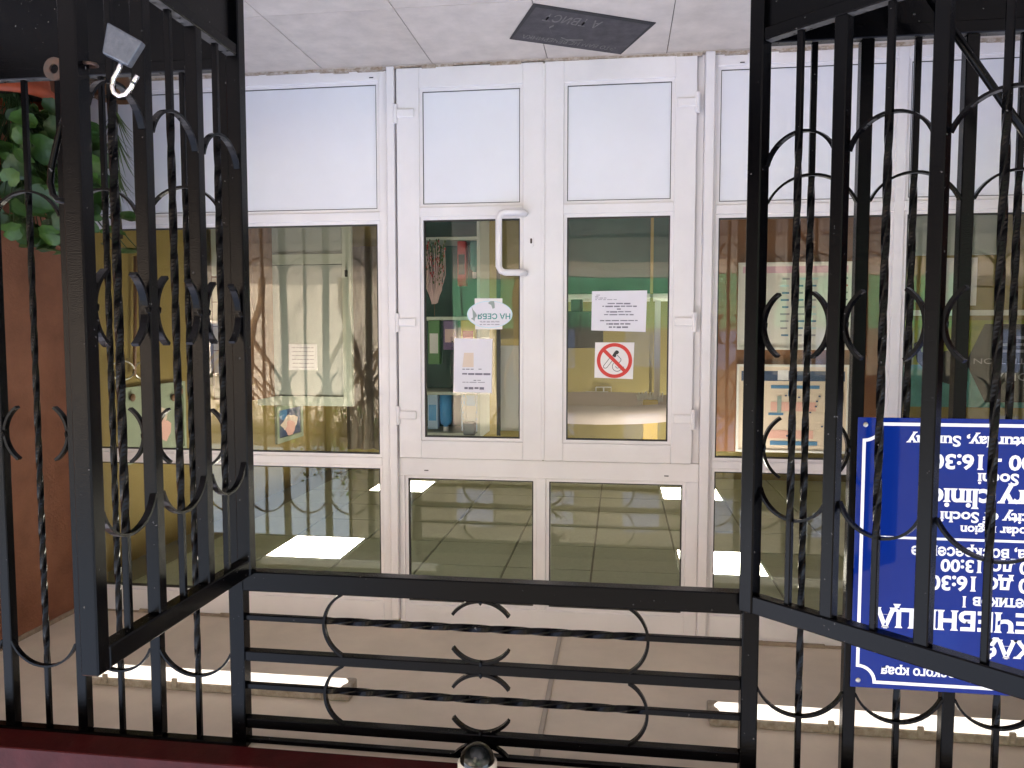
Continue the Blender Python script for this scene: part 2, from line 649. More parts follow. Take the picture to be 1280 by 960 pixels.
# the clinic building around and above the entrance
b = thing('clinic_building', (0, 2.62, 0), 'terracotta clinic building above and around the glazed entrance', 'building')
box('wall', 3.2, 14, 2.62, 2.9, -0.1, 3.05, 'clinic_wall', b)
box('wall', -14, -3.2, 2.62, 2.9, -0.1, 3.05, 'clinic_wall', b)
box('wall', -14, 14, 2.62, 2.9, 3.05, 7.0, 'clinic_wall', b)
box('wall', -14, -13.8, 2.9, 10.5, -0.1, 7.0, 'clinic_wall', b)
box('wall', 13.8, 14, 2.9, 10.5, -0.1, 7.0, 'clinic_wall', b)
box('wall', -13.8, 13.8, 10.3, 10.5, -0.1, 7.0, 'clinic_wall', b)
box('roof', -14.2, 14.2, 2.4, 10.7, 7.0, 7.2, 'soffit', b)

# lobby shell
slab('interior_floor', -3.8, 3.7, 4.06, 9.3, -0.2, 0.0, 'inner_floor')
slab('wall_right', 3.5, 3.65, 4.06, 9.15, 0.0, 3.1, 'yellow_wall')
slab('wall_left', -3.75, -3.6, 4.06, 9.15, 0.0, 3.1, 'olive_wall')
slab('wall_back', -3.6, 3.5, 9.0, 9.15, 0.0, 3.1, 'olive_wall')
slab('wall_front', 3.0, 3.5, 4.06, 4.2, 0.0, 3.1, 'yellow_wall')
slab('wall_front', -3.6, -3.0, 4.06, 4.2, 0.0, 3.1, 'yellow_wall')
slab('wall_front', -3.0, 3.0, 4.06, 4.2, 2.93, 3.1, 'soffit')
ceil = slab('interior_ceiling', -3.75, 3.65, 4.2, 9.15, 3.0, 3.12, 'ceil_grid')
cells = {(9, 2), (9, 6), (4, 2), (4, 6)}     # cells taken by light panels
G = 0.6
X0, Y0 = 1.98 - 9 * G, 5.34 - 2 * G
bm = bmesh.new()
add_box(bm, -0.293, 0.293, -0.293, 0.293, 0, 0.02)
bevel(bm, 0.002)
ceil_me = bpy.data.meshes.new('ceiling_tile')
bm.to_mesh(ceil_me)
bm.free()
ceil_me.materials.append(MATS['ceil_tile'])
bm = bmesh.new()
add_box(bm, -0.28, 0.28, -0.28, 0.28, 0, 0.014)
led_me = bpy.data.meshes.new('diffuser')
bm.to_mesh(led_me)
bm.free()
led_me.materials.append(MATS['led'])
bm = bmesh.new()
for a in ((-0.295, 0.295, -0.295, -0.28), (-0.295, 0.295, 0.28, 0.295), (-0.295, -0.28, -0.28, 0.28), (0.28, 0.295, -0.28, 0.28)):
    add_box(bm, *a, -0.003, 0.016)
led_fr = bpy.data.meshes.new('frame')
bm.to_mesh(led_fr)
bm.free()
led_fr.materials.append(MATS['sign_white'])
led_lab = {(9, 2): 'large glowing lobby ceiling panel seen through the wide side window beside the padlocked gate leaf',
           (9, 6): 'small far glowing ceiling panel partly behind the mullion nearer the yellow wall',
           (4, 2): 'large glowing lobby ceiling panel seen through the top glass beside the blue sign',
           (4, 6): 'small far glowing ceiling panel above the brown notice partition'}
for i in range(0, 12):
    for j in range(0, 9):
        cx, cy = X0 + G * (i + 0.5), Y0 + G * (j + 0.5)
        if cx > 3.4 or cx < -3.5 or cy > 8.9 or cy < 4.2:
            continue
        if (i, j) in cells:
            t = thing('ceiling_light', (cx, cy, 2.98), led_lab[(i, j)], 'ceiling light', 'lit square panels in the lobby ceiling')
            share('diffuser', led_me, t, (cx, cy, 2.98))
            share('frame', led_fr, t, (cx, cy, 2.98))
        else:
            share('ceiling_tile', ceil_me, ceil, (cx, cy, 2.98 + random.uniform(0, 0.003)))

# ================================================================== GLAZED STOREFRONT
sf = thing('glazed_storefront', (0.38, 4.0, 0), 'white plastic glazed entrance front with double doors, lower panels and transom windows', 'storefront')
FY0, FY1 = 3.965, 4.04


def fr(x0, x1, z0, z1, name='rail', y0=FY0, y1=FY1, parent=sf, bev=0.003):
    return box(name, x0, x1, y0, y1, z0, z1, 'pvc', parent, bev)


def opening(x0, x1, z0, z1, kind, parent, y=FY0):
    """gasket, glazing bead and infill inside a rectangular opening of the frame"""
    bd = 0.016
    bm = bmesh.new()
    for a in ((x0, x1, z0, z0 + bd), (x0, x1, z1 - bd, z1), (x0, x0 + bd, z0 + bd, z1 - bd), (x1 - bd, x1, z0 + bd, z1 - bd)):
        add_box(bm, a[0], a[1], y + 0.012, y + 0.045, a[2], a[3])
    bead = to_obj('glazing_bead', bm, 'pvc', parent)
    bm = bmesh.new()
    g = 0.0035 if kind == 'panel' else 0.006
    i0, i1, k0, k1 = x0 + bd, x1 - bd, z0 + bd, z1 - bd
    for a in ((i0, i1, k0, k0 + g), (i0, i1, k1 - g, k1), (i0, i0 + g, k0 + g, k1 - g), (i1 - g, i1, k0 + g, k1 - g)):
        add_box(bm, a[0], a[1], y + 0.014, y + 0.04, a[2], a[3])
    to_obj('gasket', bm, 'gasket', parent)
    if kind == 'panel':
        return box('panel', i0 + g, i1 - g, y + 0.018, y + 0.036, k0 + g, k1 - g, 'pvc_panel', parent)
    return box('pane', i0 + g, i1 - g, y + 0.024, y + 0.030, k0 + g, k1 - g, 'glass', parent)


bd = 0.016
# bay beside the terracotta wall
fr(2.935, 2.998, 0, 2.897, 'jamb')
fr(1.187, 1.252 - bd, 0, 2.897, 'jamb')
for a, c in ((0.0, 0.075 - bd), (0.704 + bd, 0.782 - bd), (1.985 + bd, 2.06 - bd), (2.757 + bd, 2.897)):
    fr(1.252 - bd, 2.935, a, c)
opening(1.252 - bd, 2.935, 0.075 - bd, 0.704 + bd, 'panel', sf)
opening(1.252 - bd, 2.935, 0.782 - bd, 1.985 + bd, 'glass', sf)
opening(1.252 - bd, 2.935, 2.06 - bd, 2.757 + bd, 'glass', sf)
# coupling posts
fr(1.146, 1.1865, 0.0, 2.86, 'mullion', 3.935, 4.05)
fr(-0.440, -0.3945, 0.0, 2.88, 'mullion', 3.935, 4.05)
# door bay frame
fr(1.1385, 1.1455, 0, 1.997, 'jamb', 3.98)
fr(-0.394, -0.3585, 0, 1.997, 'jamb', 3.98)
fr(-0.394, 1.1455, 1.997, 2.107 - bd, 'rail')
fr(1.1 + bd, 1.1455, 2.107 - bd, 2.897, 'jamb')
fr(-0.394, -0.316 - bd, 2.107 - bd, 2.897, 'jamb')
fr(0.355 + bd, 0.437 - bd, 2.107 - bd, 2.765 + bd, 'mullion')
fr(-0.316 - bd, 1.1 + bd, 2.765 + bd, 2.897, 'rail')
opening(0.437 - bd, 1.1 + bd, 2.107 - bd, 2.765 + bd, 'glass', sf)
opening(-0.316 - bd, 0.355 + bd, 2.107 - bd, 2.765 + bd, 'glass', sf)
box('threshold', -0.3575, 1.1375, 3.985, 4.035, 0.0, 0.012, 'duct', sf)
# bay with the brown partition and the one beside the sign
fr(-0.472 + bd, -0.4405, 0, 2.897, 'jamb')
fr(-1.342 + bd, -1.262 - bd, 0, 2.897, 'mullion')
fr(-2.998, -2.935, 0, 2.897, 'jamb')
for x0, x1 in ((-1.262 - bd, -0.472 + bd), (-2.935, -1.342 + bd)):
    for a, c in ((0.0, 0.078 - bd), (0.706 + bd, 0.784 - bd), (1.965 + bd, 2.035 - bd), (2.75 + bd, 2.897)):
        fr(x0, x1, a, c)
    opening(x0, x1, 0.078 - bd, 0.706 + bd, 'panel', sf)
    opening(x0, x1, 0.784 - bd, 1.965 + bd, 'glass', sf)
    opening(x0, x1, 2.035 - bd, 2.75 + bd, 'glass', sf)
# drain slots
for px, py in ((464, 97), (533, 588), (833, 595), (928, 78)):
    p = onY(px, py, 3.965)
    box('drain_slot', p.x - 0.011, p.x + 0.011, 3.9635, 3.968, p.z - 0.0025, p.z + 0.0025, 'gasket', sf)
# dirty sealant line at the floor, irregular
bm = bmesh.new()
x = -2.99
while x < 2.99:
    dx = random.uniform(0.04, 0.16)
    add_box(bm, x, min(x + dx, 2.99), 3.935 + random.uniform(0, 0.012), 3.964, -0.001, random.uniform(0.004, 0.018))
    x += dx
to_obj('sealant', bm, 'grime', sf)
bm = bmesh.new()
x = -2.99
while x < 2.99:
    dx = random.uniform(0.08, 0.3)
    add_box(bm, x, min(x + dx, 2.99), 3.945 + random.uniform(0, 0.012), 3.9645, 2.897 - random.uniform(0.004, 0.02), 2.899)
    x += dx
to_obj('sealant', bm, 'plaster_join', sf)


def door(x0, x1, ox0, ox1, hinge_right):
    """door leaf: frame, lower panel, tall pane, three hinges"""
    y0, y1 = 3.945, 4.01
    z0, z1 = 0.010, 1.994
    bm = bmesh.new()
    ox0 -= bd
    ox1 += bd
    zz = (0.128 - bd, 0.690 + bd, 0.770 - bd, 1.886 + bd)
    for a in ((x0, ox0, z0, z1), (ox1, x1, z0, z1), (ox0, ox1, z0, zz[0]), (ox0, ox1, zz[1], zz[2]), (ox0, ox1, zz[3], z1)):
        b2 = bmesh.new()
        add_box(b2, a[0], a[1], y0, y1, a[2], a[3])
        bevel(b2, 0.0025)
        tmp = bpy.data.meshes.new('t')
        b2.to_mesh(tmp)
        b2.free()
        bm.from_mesh(tmp)
        bpy.data.meshes.remove(tmp)
    d = to_obj('door', bm, 'pvc', sf)
    opening(ox0, ox1, zz[0], zz[1], 'panel', d, y0)
    opening(ox0, ox1, zz[2], zz[3], 'glass', d, y0)
    s = 1 if hinge_right else -1
    e = x1 if hinge_right else x0
    for z in (0.235, 1.29, 1.77):
        bm = bmesh.new()
        add_tube(bm, [(e + s * 0.004, y0 - 0.008, z - 0.045 + 0.001 * k) for k in (0, 95)], 0.0115, 12)
        b2 = bmesh.new()
        add_box(b2, min(e, e - s * 0.095), max(e, e - s * 0.095), y0 - 0.012, y0 - 0.0005, z - 0.022, z + 0.022)
        bevel(b2, 0.006, 2)
        tmp = bpy.data.meshes.new('t')
        b2.to_mesh(tmp)
        b2.free()
        bm.from_mesh(tmp)
        bpy.data.meshes.remove(tmp)
        to_obj('hinge', bm, 'pvc', d)
    return d


dl = door(0.3885, 1.1365, 0.505, 1.003, True)
dr = door(-0.3565, 0.3795, -0.238, 0.268, False)
box('cover_strip', 0.378, 0.392, 3.9405, 3.9445, 0.02, 1.99, 'pvc', dr, 0.001)
# pull handle (offset bow) and keyhole on the leaf nearer the terracotta wall
hp = []
zc0, zc1 = 0.748, 1.045
hp = [(0.478, 3.945, zc1), (0.478, 3.915, zc1), (0.49, 3.895, zc1), (0.52, 3.888, zc1), (0.57, 3.888, zc1), (0.59, 3.888, zc1 - 0.008), (0.602, 3.888, zc1 - 0.03),
      (0.602, 3.888, zc0 + 0.03), (0.59, 3.888, zc0 + 0.008), (0.57, 3.888, zc0), (0.52, 3.888, zc0), (0.49, 3.895, zc0), (0.478, 3.915, zc0), (0.478, 3.945, zc0)]
tube('handle', hp, 0.0165, 'pvc', dl, 14)
poly_prism('keyhole_plate', [(0.446 + 0.013 * math.cos(t) , 0.885 + (0.013 * math.sin(t)) + (0.018 if math.sin(t) > 0 else -0.018)) for t in [2 * math.pi * (k + 0.5) / 20 for k in range(20)]], 3.940, 3.9455, 'pvc', dl)
poly_prism('keyhole', [(0.446 + 0.005 * math.cos(t), 0.885 + 0.005 * math.sin(t) + (0.008 if math.sin(t) > 0 else -0.008)) for t in [2 * math.pi * (k + 0.5) / 14 for k in range(14)]], 3.9385, 3.940, 'rust', dl)

# ------------------------------------------------------------------ papers and stickers on the door panes (panes' outer face y=3.969)
PY = 3.969


def pz(x, y, Y=PY):
    p = onY(x, y, Y)
    return Vector((p.x, p.z))


def sheet(name, quad, m, label, cat, Y=PY, th=0.0012, group=None):
    o = poly_prism(name, [pz(*q) for q in quad], Y - th - 0.0005, Y - 0.0005, m)
    return tag(o, label, cat, group)


def dashes(parent, x0, x1, z, h, Y, m, rnd, words=(0.012, 0.04)):
    """a line of illegible small print: word-length marks"""
    bm = bmesh.new()
    x = x0
    while x < x1 - 0.004:
        wl = min(rnd.uniform(*words), x1 - x)
        hh = h * rnd.uniform(0.8, 1.15)
        bm.faces.new([bm.verts.new(p) for p in ((x, Y, z), (x + wl, Y, z), (x + wl, Y, z + hh), (x, Y, z + hh))])
        x += wl + rnd.uniform(0.003, 0.006)
    return to_obj('print_line', bm, m, parent)


rnd = random.Random(3)
NY = PY - 0.0022
n = sheet('notice_sheet', ((740, 364), (809, 363), (807, 415), (739, 413)), 'paper', 'white landscape notice taped above the no smoking sign on the door pane', 'notice')
def nline(par, px0, px1, py, hpx, m, Y=NY, words=(0.012, 0.04)):
    a, b = pz(px1, py, Y), pz(px0, py, Y)
    dashes(par, min(a.x, b.x), max(a.x, b.x), a.y, hpx * 0.00402, Y, m, rnd, words)
for px0, px1, py, hh, m in ((744, 750, 368.4, 0.9, 'ink_soft'), (744, 748, 370.2, 0.9, 'ink_soft'), (744, 758, 372, 0.9, 'ink_soft'), (744, 771, 374, 0.9, 'ink_soft'),
                            (758, 788, 378.6, 1.5, 'ink'), (753, 796, 382, 1.5, 'ink'), (771, 776, 385.6, 1.3, 'ink'), (758, 789, 389, 1.4, 'ink'), (754, 792, 392.6, 1.4, 'ink'),
                            (750, 797, 400, 1.4, 'ink'), (758, 788, 404, 1.8, 'ink'), (761, 785, 408, 2.0, 'ink')):
    nline(n, px0, px1, py, hh, m)

s = sheet('no_smoking_sign', ((744, 428), (793, 428), (791, 474), (743, 472)), 'paper_warm', 'square no smoking sign with red ring stuck to the door pane', 'sign')


def nsz(zx, zy):      # crop pixel of the sign -> plane
    return pz(730 + zx / 7.678, 355 + zy / 7.68, NY)


def ring(name, c, r0, r1, Y, m, parent, n=40):
    bm = bmesh.new()
    a = [bm.verts.new((c.x + r0 * math.cos(2 * math.pi * k / n), Y, c.y + r0 * math.sin(2 * math.pi * k / n))) for k in range(n)]
    b = [bm.verts.new((c.x + r1 * math.cos(2 * math.pi * k / n), Y, c.y + r1 * math.sin(2 * math.pi * k / n))) for k in range(n)]
    for k in range(n):
        bm.faces.new((a[k], b[k], b[(k + 1) % n], a[(k + 1) % n]))
    return to_obj(name, bm, m, parent)


cc = nsz(292, 735)
pxm = 0.00402 / 7.68
ring('red_ring', cc, 134 * pxm, 168 * pxm, NY - 0.0008, 'red_print', s)
flat_strip('red_bar', [nsz(188, 632), nsz(393, 838)], 34 * pxm, NY - 0.0004, 'red_print', s)
flat_poly('black_grip', [nsz(*q) for q in ((270, 688), (290, 655), (308, 636), (328, 640), (337, 656), (326, 672), (312, 676), (306, 702), (290, 704))], NY, 'black_print', s)
flat_strip('outline', [nsz(*q) for q in ((252, 704), (190, 782), (186, 796), (196, 808), (210, 808), (222, 800), (276, 730))], 5 * pxm, NY, 'black_print', s)
flat_strip('outline', [nsz(*q) for q in ((318, 682), (355, 720), (354, 736), (330, 764))], 5 * pxm, NY, 'black_print', s)
flat_strip('outline', [nsz(318 + 46 * math.cos(t), 792 + 46 * math.sin(t)) for t in [R(20 + 12 * k) for k in range(18)]], 5 * pxm, NY, 'black_print', s)
flat_strip('outline', [nsz(322 + 18 * math.cos(t), 790 + 18 * math.sin(t)) for t in [R(190 - 14 * k) for k in range(12)]] + [nsz(385, 796)], 5 * pxm, NY, 'black_print', s)

# oval PULL sticker on its square backing
o = poly_prism('pull_sticker', [pz(612.3 + 28.3 * math.cos(t), 393 + 17 * math.sin(t)) for t in [2 * math.pi * k / 48 for k in range(48)]], PY - 0.004, PY - 0.0022, 'light_blue_print')
tag(o, 'oval white pull sticker with green lettering on the door pane', 'sticker')
poly_prism('backing_tape', [pz(593.4, 373), pz(628, 373), pz(628, 411.6), pz(594, 411.6)], PY - 0.0018, PY - 0.0005, 'paper_warm', o)
YO = PY - 0.0048
flat_poly('oval_face', [pz(612.3 + 27.2 * math.cos(t), 393 + 16.1 * math.sin(t), YO) for t in [2 * math.pi * k / 48 for k in range(48)]], YO, 'paper', o)
pb = pz(637.9, 392, YO)
put_text('НА СЕБЯ', 0, pb.y, 0.0255, YO - 0.0006, 'teal_print', o, width=pz(597.2, 392, YO).x - pb.x, offset=0.02, x_left=pb.x)
flat_poly('print_mark', [pz(580 + a / 16, 360 + c / 16, YO - 0.0006) for a, c in ((150, 360), (180, 430), (235, 500), (262, 560), (225, 590), (210, 670), (185, 640), (140, 615), (178, 590), (172, 480))], YO - 0.0006, 'greygreen_print', o)
flat_poly('print_mark', [pz(580 + a / 16, 360 + c / 16, YO - 0.0006) for a, c in ((480, 300), (520, 265), (600, 260), (612, 330), (615, 400), (570, 415), (545, 340), (490, 310))], YO - 0.0006, 'greygreen_print', o)
for a, c in ((660, 3.0), (680, 2.0), (722, 3.4)):
    q0, q1 = pz(580 + 710 / 16, 360 + a / 16, YO), pz(580 + 315 / 16, 360 + a / 16, YO)
    dashes(o, q0.x, q1.x, q0.y, c * 0.0012, YO - 0.0006, 'ink_soft', rnd, (0.012, 0.03))

# A4 sheet in a punched plastic sleeve
o = sheet('plastic_sleeve', ((563.5, 421), (617, 422), (616, 493), (563, 492)), 'film', 'white printed sheet in a punched clear sleeve taped to the pane beside the pull sticker', 'paper')
poly_prism('paper_sheet', [pz(568, 423), pz(615.6, 423.6), pz(614.6, 491), pz(567, 490)], PY - 0.0032, PY - 0.0019, 'paper', o)
for k in range(9):
    c = pz(565.6, 427 + 7.4 * k, PY)
    ring('punch_hole', c, 0.0001, 0.0045, PY - 0.0026, 'dark_metal', o, 10)
YS = PY - 0.0038
for px0, px1, py, hh, m in ((578, 592, 461, 1.2, 'ink'), (596, 602, 461, 1.2, 'ink'), (576, 613, 466.5, 2.2, 'ink'), (592, 601, 475, 1, 'ink'), (578, 606, 477.5, 1.0, 'ink_soft'), (579, 605, 484, 2.8, 'ink')):
    nline(o, px0, px1, py, hh, m, YS)
flat_poly('print_block', [pz(580, 441, YS), pz(592, 441, YS), pz(592, 459, YS), pz(578, 459, YS)], YS, 'cream_print', o)

# ================================================================== BLACK STEEL GRILLES AND GATE
TW_CACHE = {}


def twisted_mesh(length, t0, t1, a=0.009, axis='z'):
    """square bar, plain below t0 and above t1, twisted between"""
    key = (round(length, 3), round(t0, 3), round(t1, 3), axis)
    if key in TW_CACHE:
        return TW_CACHE[key]
    bm = bmesh.new()
    turns = max(1, round((t1 - t0) / 0.58 * 4)) / 4
    zs = [(0, 0), (t0, 0)]
    n = int((t1 - t0) / 0.0125)
    zs += [(t0 + (t1 - t0) * k / n, turns * 2 * math.pi * k / n) for k in range(1, n + 1)]
    zs += [(length, turns * 2 * math.pi)]
    rings = []
    for z, an in zs:
        rg = []
        for k in range(8):
            q = an + math.pi / 4 + math.pi / 2 * (k // 2) + (-0.17 if k % 2 == 0 else 0.17)
            r = a * 1.32
            p = (r * math.cos(q), r * math.sin(q), z)
            if axis == 'x':
                p = (p[2], p[1], p[0])
            rg.append(bm.verts.new(p))
        rings.append(rg)
    for p, q in zip(rings, rings[1:]):
        for k in range(8):
            bm.faces.new((p[k], p[(k + 1) % 8], q[(k + 1) % 8], q[k]))
    bm.faces.new(list(reversed(rings[0])))
    bm.faces.new(rings[-1])
    bmesh.ops.recalc_face_normals(bm, faces=bm.faces)
    me = bpy.data.meshes.new('twisted_bar')
    bm.to_mesh(me)
    bm.free()
    me.materials.append(MATS['black_paint'])
    TW_CACHE[key] = me
    return me


def weld(bm, c, r):
    bmesh.ops.create_icosphere(bm, subdivisions=1, radius=r, matrix=Matrix.Translation(c) @ Matrix.Diagonal((0.7, 1, 1.3, 1)))


def arc_obj(name, a, b, sag, parent, y, wd=0.02, th=0.008, n=18):
    pts_ = arc_pts(a, b, sag, n)
    bm = strip_bm(pts_, th, y - wd / 2, y + wd / 2)
    if name == 'crescent':
        pm = pts_[n // 2]
        weld(bm, (pm.x, y - 0.008, pm.y), 0.012)
    return to_obj(name, bm, 'black_paint', parent)


def cells_fill(par, xs, y, half, z0, z1, arc_lo, arc_hi, sag, cres, clen, csag, thick=0.02, draw_posts=True):
    """xs: post centres, half: list of half widths; fills each cell with twisted bar, arcs, crescents"""
    for i, xx in enumerate(xs):
        if draw_posts and 0 < i < len(xs) - 1:
            box('post', xx - thick, xx + thick, y - thick, y + thick, z0, z1, 'black_paint', par, 0.003)
    for i in range(len(xs) - 1):
        a = xs[i] + half[i]
        c = xs[i + 1] - half[i + 1]
        if a > c:
            a = xs[i] - half[i]
            c = xs[i + 1] + half[i + 1]
        m = (a + c) / 2
        t0, t1 = arc_lo - sag - z0, arc_hi + sag - z0
        share('twisted_bar', twisted_mesh(z1 - z0, t0, t1), par, (m, y, z0))
        lo, hi = min(a, c), max(a, c)
        arc_obj('arch', (lo, arc_hi), (hi, arc_hi), sag, par, y - 0.011)
        arc_obj('arch', (lo, arc_lo), (hi, arc_lo), -sag, par, y - 0.011)
        # crescents standing on the faces of the posts
        for xx, sg in ((lo, 1), (hi, -1)):
            tip = xx + sg * (csag + 0.004)
            arc_obj('crescent', (tip, cres - clen / 2), (tip, cres + clen / 2), csag * (1 if sg > 0 else -1), par, y - 0.006, 0.022, 0.010)


def kick(par, x0, x1, y, z0, z1, th=0.003):
    box('kick_plate', x0, x1, y - th, y + th, z0, z1, 'black_paint', par)


GY = 2.7
# ---- fixed side grille beside the terracotta wall
g = thing('fixed_grille', (1.40, GY, 0), 'fixed black iron grille panel standing against the terracotta wall side', 'grille', 'fixed side grilles')
xs = [1.40, 1.733, 2.043, 2.354, 2.664, 2.975]
box('post', 1.372, 1.428, GY - 0.028, GY + 0.028, 0.0, 2.899, 'black_paint', g, 0.004)
box('post', 2.955, 2.995, GY - 0.02, GY + 0.02, 0.0, 2.899, 'black_paint', g, 0.003)
cells_fill(g, xs, GY, [0.028, 0.02, 0.02, 0.02, 0.02, 0.02], 0.411, 2.88, 0.912, 2.537, 0.095, 1.725, 0.20, 0.054)
box('bottom_rail', 1.428, 2.955, GY - 0.02, GY + 0.02, 0.37, 0.41, 'black_paint', g, 0.003)
kick(g, 1.428, 2.955, GY, 0.01, 0.37)
box('top_rail', 1.428, 2.955, GY - 0.02, GY + 0.02, 2.880, 2.897, 'black_paint', g, 0.003)
# ---- fixed side grille behind the blue sign
g2 = thing('fixed_grille', (-0.4455, GY, 0), 'fixed black iron grille panel carrying the blue clinic sign', 'grille', 'fixed side grilles')
xs = [-0.4455, -0.771, -1.083, -1.394, -1.706, -2.017, -2.328, -2.64, -2.97]
box('post', -0.4735, -0.4175, GY - 0.028, GY + 0.028, 0.0, 2.899, 'black_paint', g2, 0.004)
box('post', -2.99, -2.95, GY - 0.02, GY + 0.02, 0.0, 2.899, 'black_paint', g2, 0.003)
cells_fill(g2, xs, GY, [0.028] + [0.02] * 8, 0.411, 2.88, 0.921, 2.55, 0.09, 1.725, 0.20, 0.054)
box('bottom_rail', -2.95, -0.4735, GY - 0.02, GY + 0.02, 0.37, 0.41, 'black_paint', g2, 0.003)
kick(g2, -2.95, -0.4735, GY, 0.01, 0.37)
box('top_rail', -2.95, -0.4735, GY - 0.02, GY + 0.02, 2.880, 2.897, 'black_paint', g2, 0.003)
# ---- transom grille over the gate
tg = thing('transom_grille', (0.47, GY, 2.222), 'black iron grille of level twisted bars above the open gate', 'grille')
TXa, TXb = -0.4175, 1.372
box('lintel', TXa, TXb, GY - 0.027, GY + 0.027, 2.22, 2.294, 'black_paint', tg, 0.004)
for z in (2.524, 2.782):
    box('level_bar', TXa, TXb, GY - 0.02, GY + 0.02, z, z + 0.037, 'black_paint', tg, 0.003)
box('top_rail', TXa, TXb, GY - 0.012, GY + 0.012, 2.862, 2.88, 'black_paint', tg, 0.002)
for zl, zh in ((2.294, 2.524), (2.561, 2.782)):
    zm = (zl + zh) / 2 - 0.010
    share('twisted_bar', twisted_mesh(TXb - TXa, 0.32, 1.48, 0.0105, 'x'), tg, (TXa, GY, zm))
    arc_obj('arch', (0.995, zl), (0.995, zh), -0.070, tg, GY - 0.011, 0.02, 0.010)
    arc_obj('arch', (-0.04, zl), (-0.04, zh), 0.065, tg, GY - 0.011, 0.02, 0.010)
    arc_obj('crescent', (0.382, zl + 0.054), (0.585, zl + 0.054), -0.052, tg, GY - 0.006, 0.022, 0.011)
    arc_obj('crescent', (0.382, zh - 0.054), (0.585, zh - 0.054), 0.052, tg, GY - 0.006, 0.022, 0.011)
arc_obj('crescent', (0.382, 2.819 + 0.054), (0.585, 2.819 + 0.054), -0.052, tg, GY - 0.006, 0.022, 0.011)


# ---- gate leaves; leaf frame: x from hinge (0) to free edge, y thickness, z up
def gate_leaf(hx, hy, ang, label, flip, hz=0.0, LW=0.8865):
    lf = bpy.data.objects.new('gate_leaf', None)
    COL.objects.link(lf)
    WO[lf.name] = Vector((0, 0, 0))
    tag(lf, label, 'gate', 'swung open gate leaves')
    box('frame_post', 0.0, 0.05, -0.025, 0.025, 0.03, 2.227, 'black_paint', lf, 0.004)
    box('frame_post', LW - 0.05, LW, -0.025, 0.025, 0.03, 2.227, 'black_paint', lf, 0.004)
    box('top_rail', 0.05, LW - 0.05, -0.024, 0.024, 2.165, 2.225, 'black_paint', lf, 0.004)
    box('bottom_rail', 0.05, LW - 0.05, -0.02, 0.02, 0.343, 0.382, 'black_paint', lf, 0.003)
    kick(lf, 0.05, LW - 0.05, 0.0, 0.04, 0.343)
    xs = [0.025, 0.303, 0.582, LW - 0.025]
    cells_fill(lf, xs, 0.0, [0.025, 0.02, 0.02, 0.025], 0.382, 2.165, 0.769, 1.808, 0.088, 1.277, 0.198, 0.054)
    for z in (0.55, 1.85):
        bm = bmesh.new()
        add_tube(bm, [(-0.012, flip * 0.02, z), (-0.012, flip * 0.02, z + 0.10)], 0.011, 12)
        to_obj('hinge', bm, 'black_paint', lf)
    lf.location = (hx, hy, hz)
    lf.rotation_euler = (0, 0, ang)
    return lf


l1 = gate_leaf(1.347, 2.686, R(-90), 'black iron gate leaf with open padlock, swung out square beside the terracotta wall', 1)
l2 = gate_leaf(-0.416, 2.664, math.atan2(-0.679, -0.734), 'black iron gate leaf swung wide open in front of the blue sign', -1, 0.042, 0.925)
# leaf 1: local x = towards the camera, local +y = away from the opening (world +x)
# drop handle and lock eye on the outer face
tube('pull_handle', [(0.866, 0.022, 0.80), (0.866, 0.038, 0.83), (0.862, 0.058, 0.88), (0.860, 0.074, 0.93), (0.860, 0.078, 0.965), (0.862, 0.070, 0.995), (0.866, 0.054, 1.01), (0.866, 0.022, 1.015)], 0.008, 'black_paint', l1, 10)
bm = bmesh.new()
n = 28
for yy in (0, 1):
    pass
R0, R1 = 0.012, 0.028
lo = []
for k in range(n):
    t = 2 * math.pi * k / n
    lo.append([bm.verts.new((0.867 + dx, 0.047 + rr * math.cos(t), 0.69 + rr * math.sin(t))) for rr, dx in ((R0, 0), (R1, 0), (R1, 0.006), (R0, 0.006))])
for k in range(n):
    a, c = lo[k], lo[(k + 1) % n]
    for q in range(4):
        bm.faces.new((a[q], a[(q + 1) % 4], c[(q + 1) % 4], c[q]))
bmesh.ops.recalc_face_normals(bm, faces=bm.faces)
to_obj('lock_eye', bm, 'rust', l1)
tube('staple', [(0.86, -0.022, 0.674), (0.86, -0.044, 0.677), (0.85, -0.051, 0.677), (0.838, -0.046, 0.677), (0.834, -0.022, 0.675)], 0.0045, 'rust', l1, 8)
# spots of bare paint
# stay rod behind leaf 2
p0, p1 = onY(1133, -45, 2.58), onY(1330, 236, 2.58)
st = tag(tube('stay_rod', [p0, p1], 0.0125, 'black_paint', None, 12), 'slanting black stay rod between the open gate leaf and the sign grille', 'rod')

# ---- padlock hanging open from the staple of leaf 1
lx = 1.347 - 0.05
pk = thing('padlock', (lx, 1.83, 0.66), 'open grey padlock with bright shackle hanging on the gate leaf', 'padlock')
PD = 1.818


def pp(x, y, d=0.0):
    q = onY(x, y, PD + d)
    return q


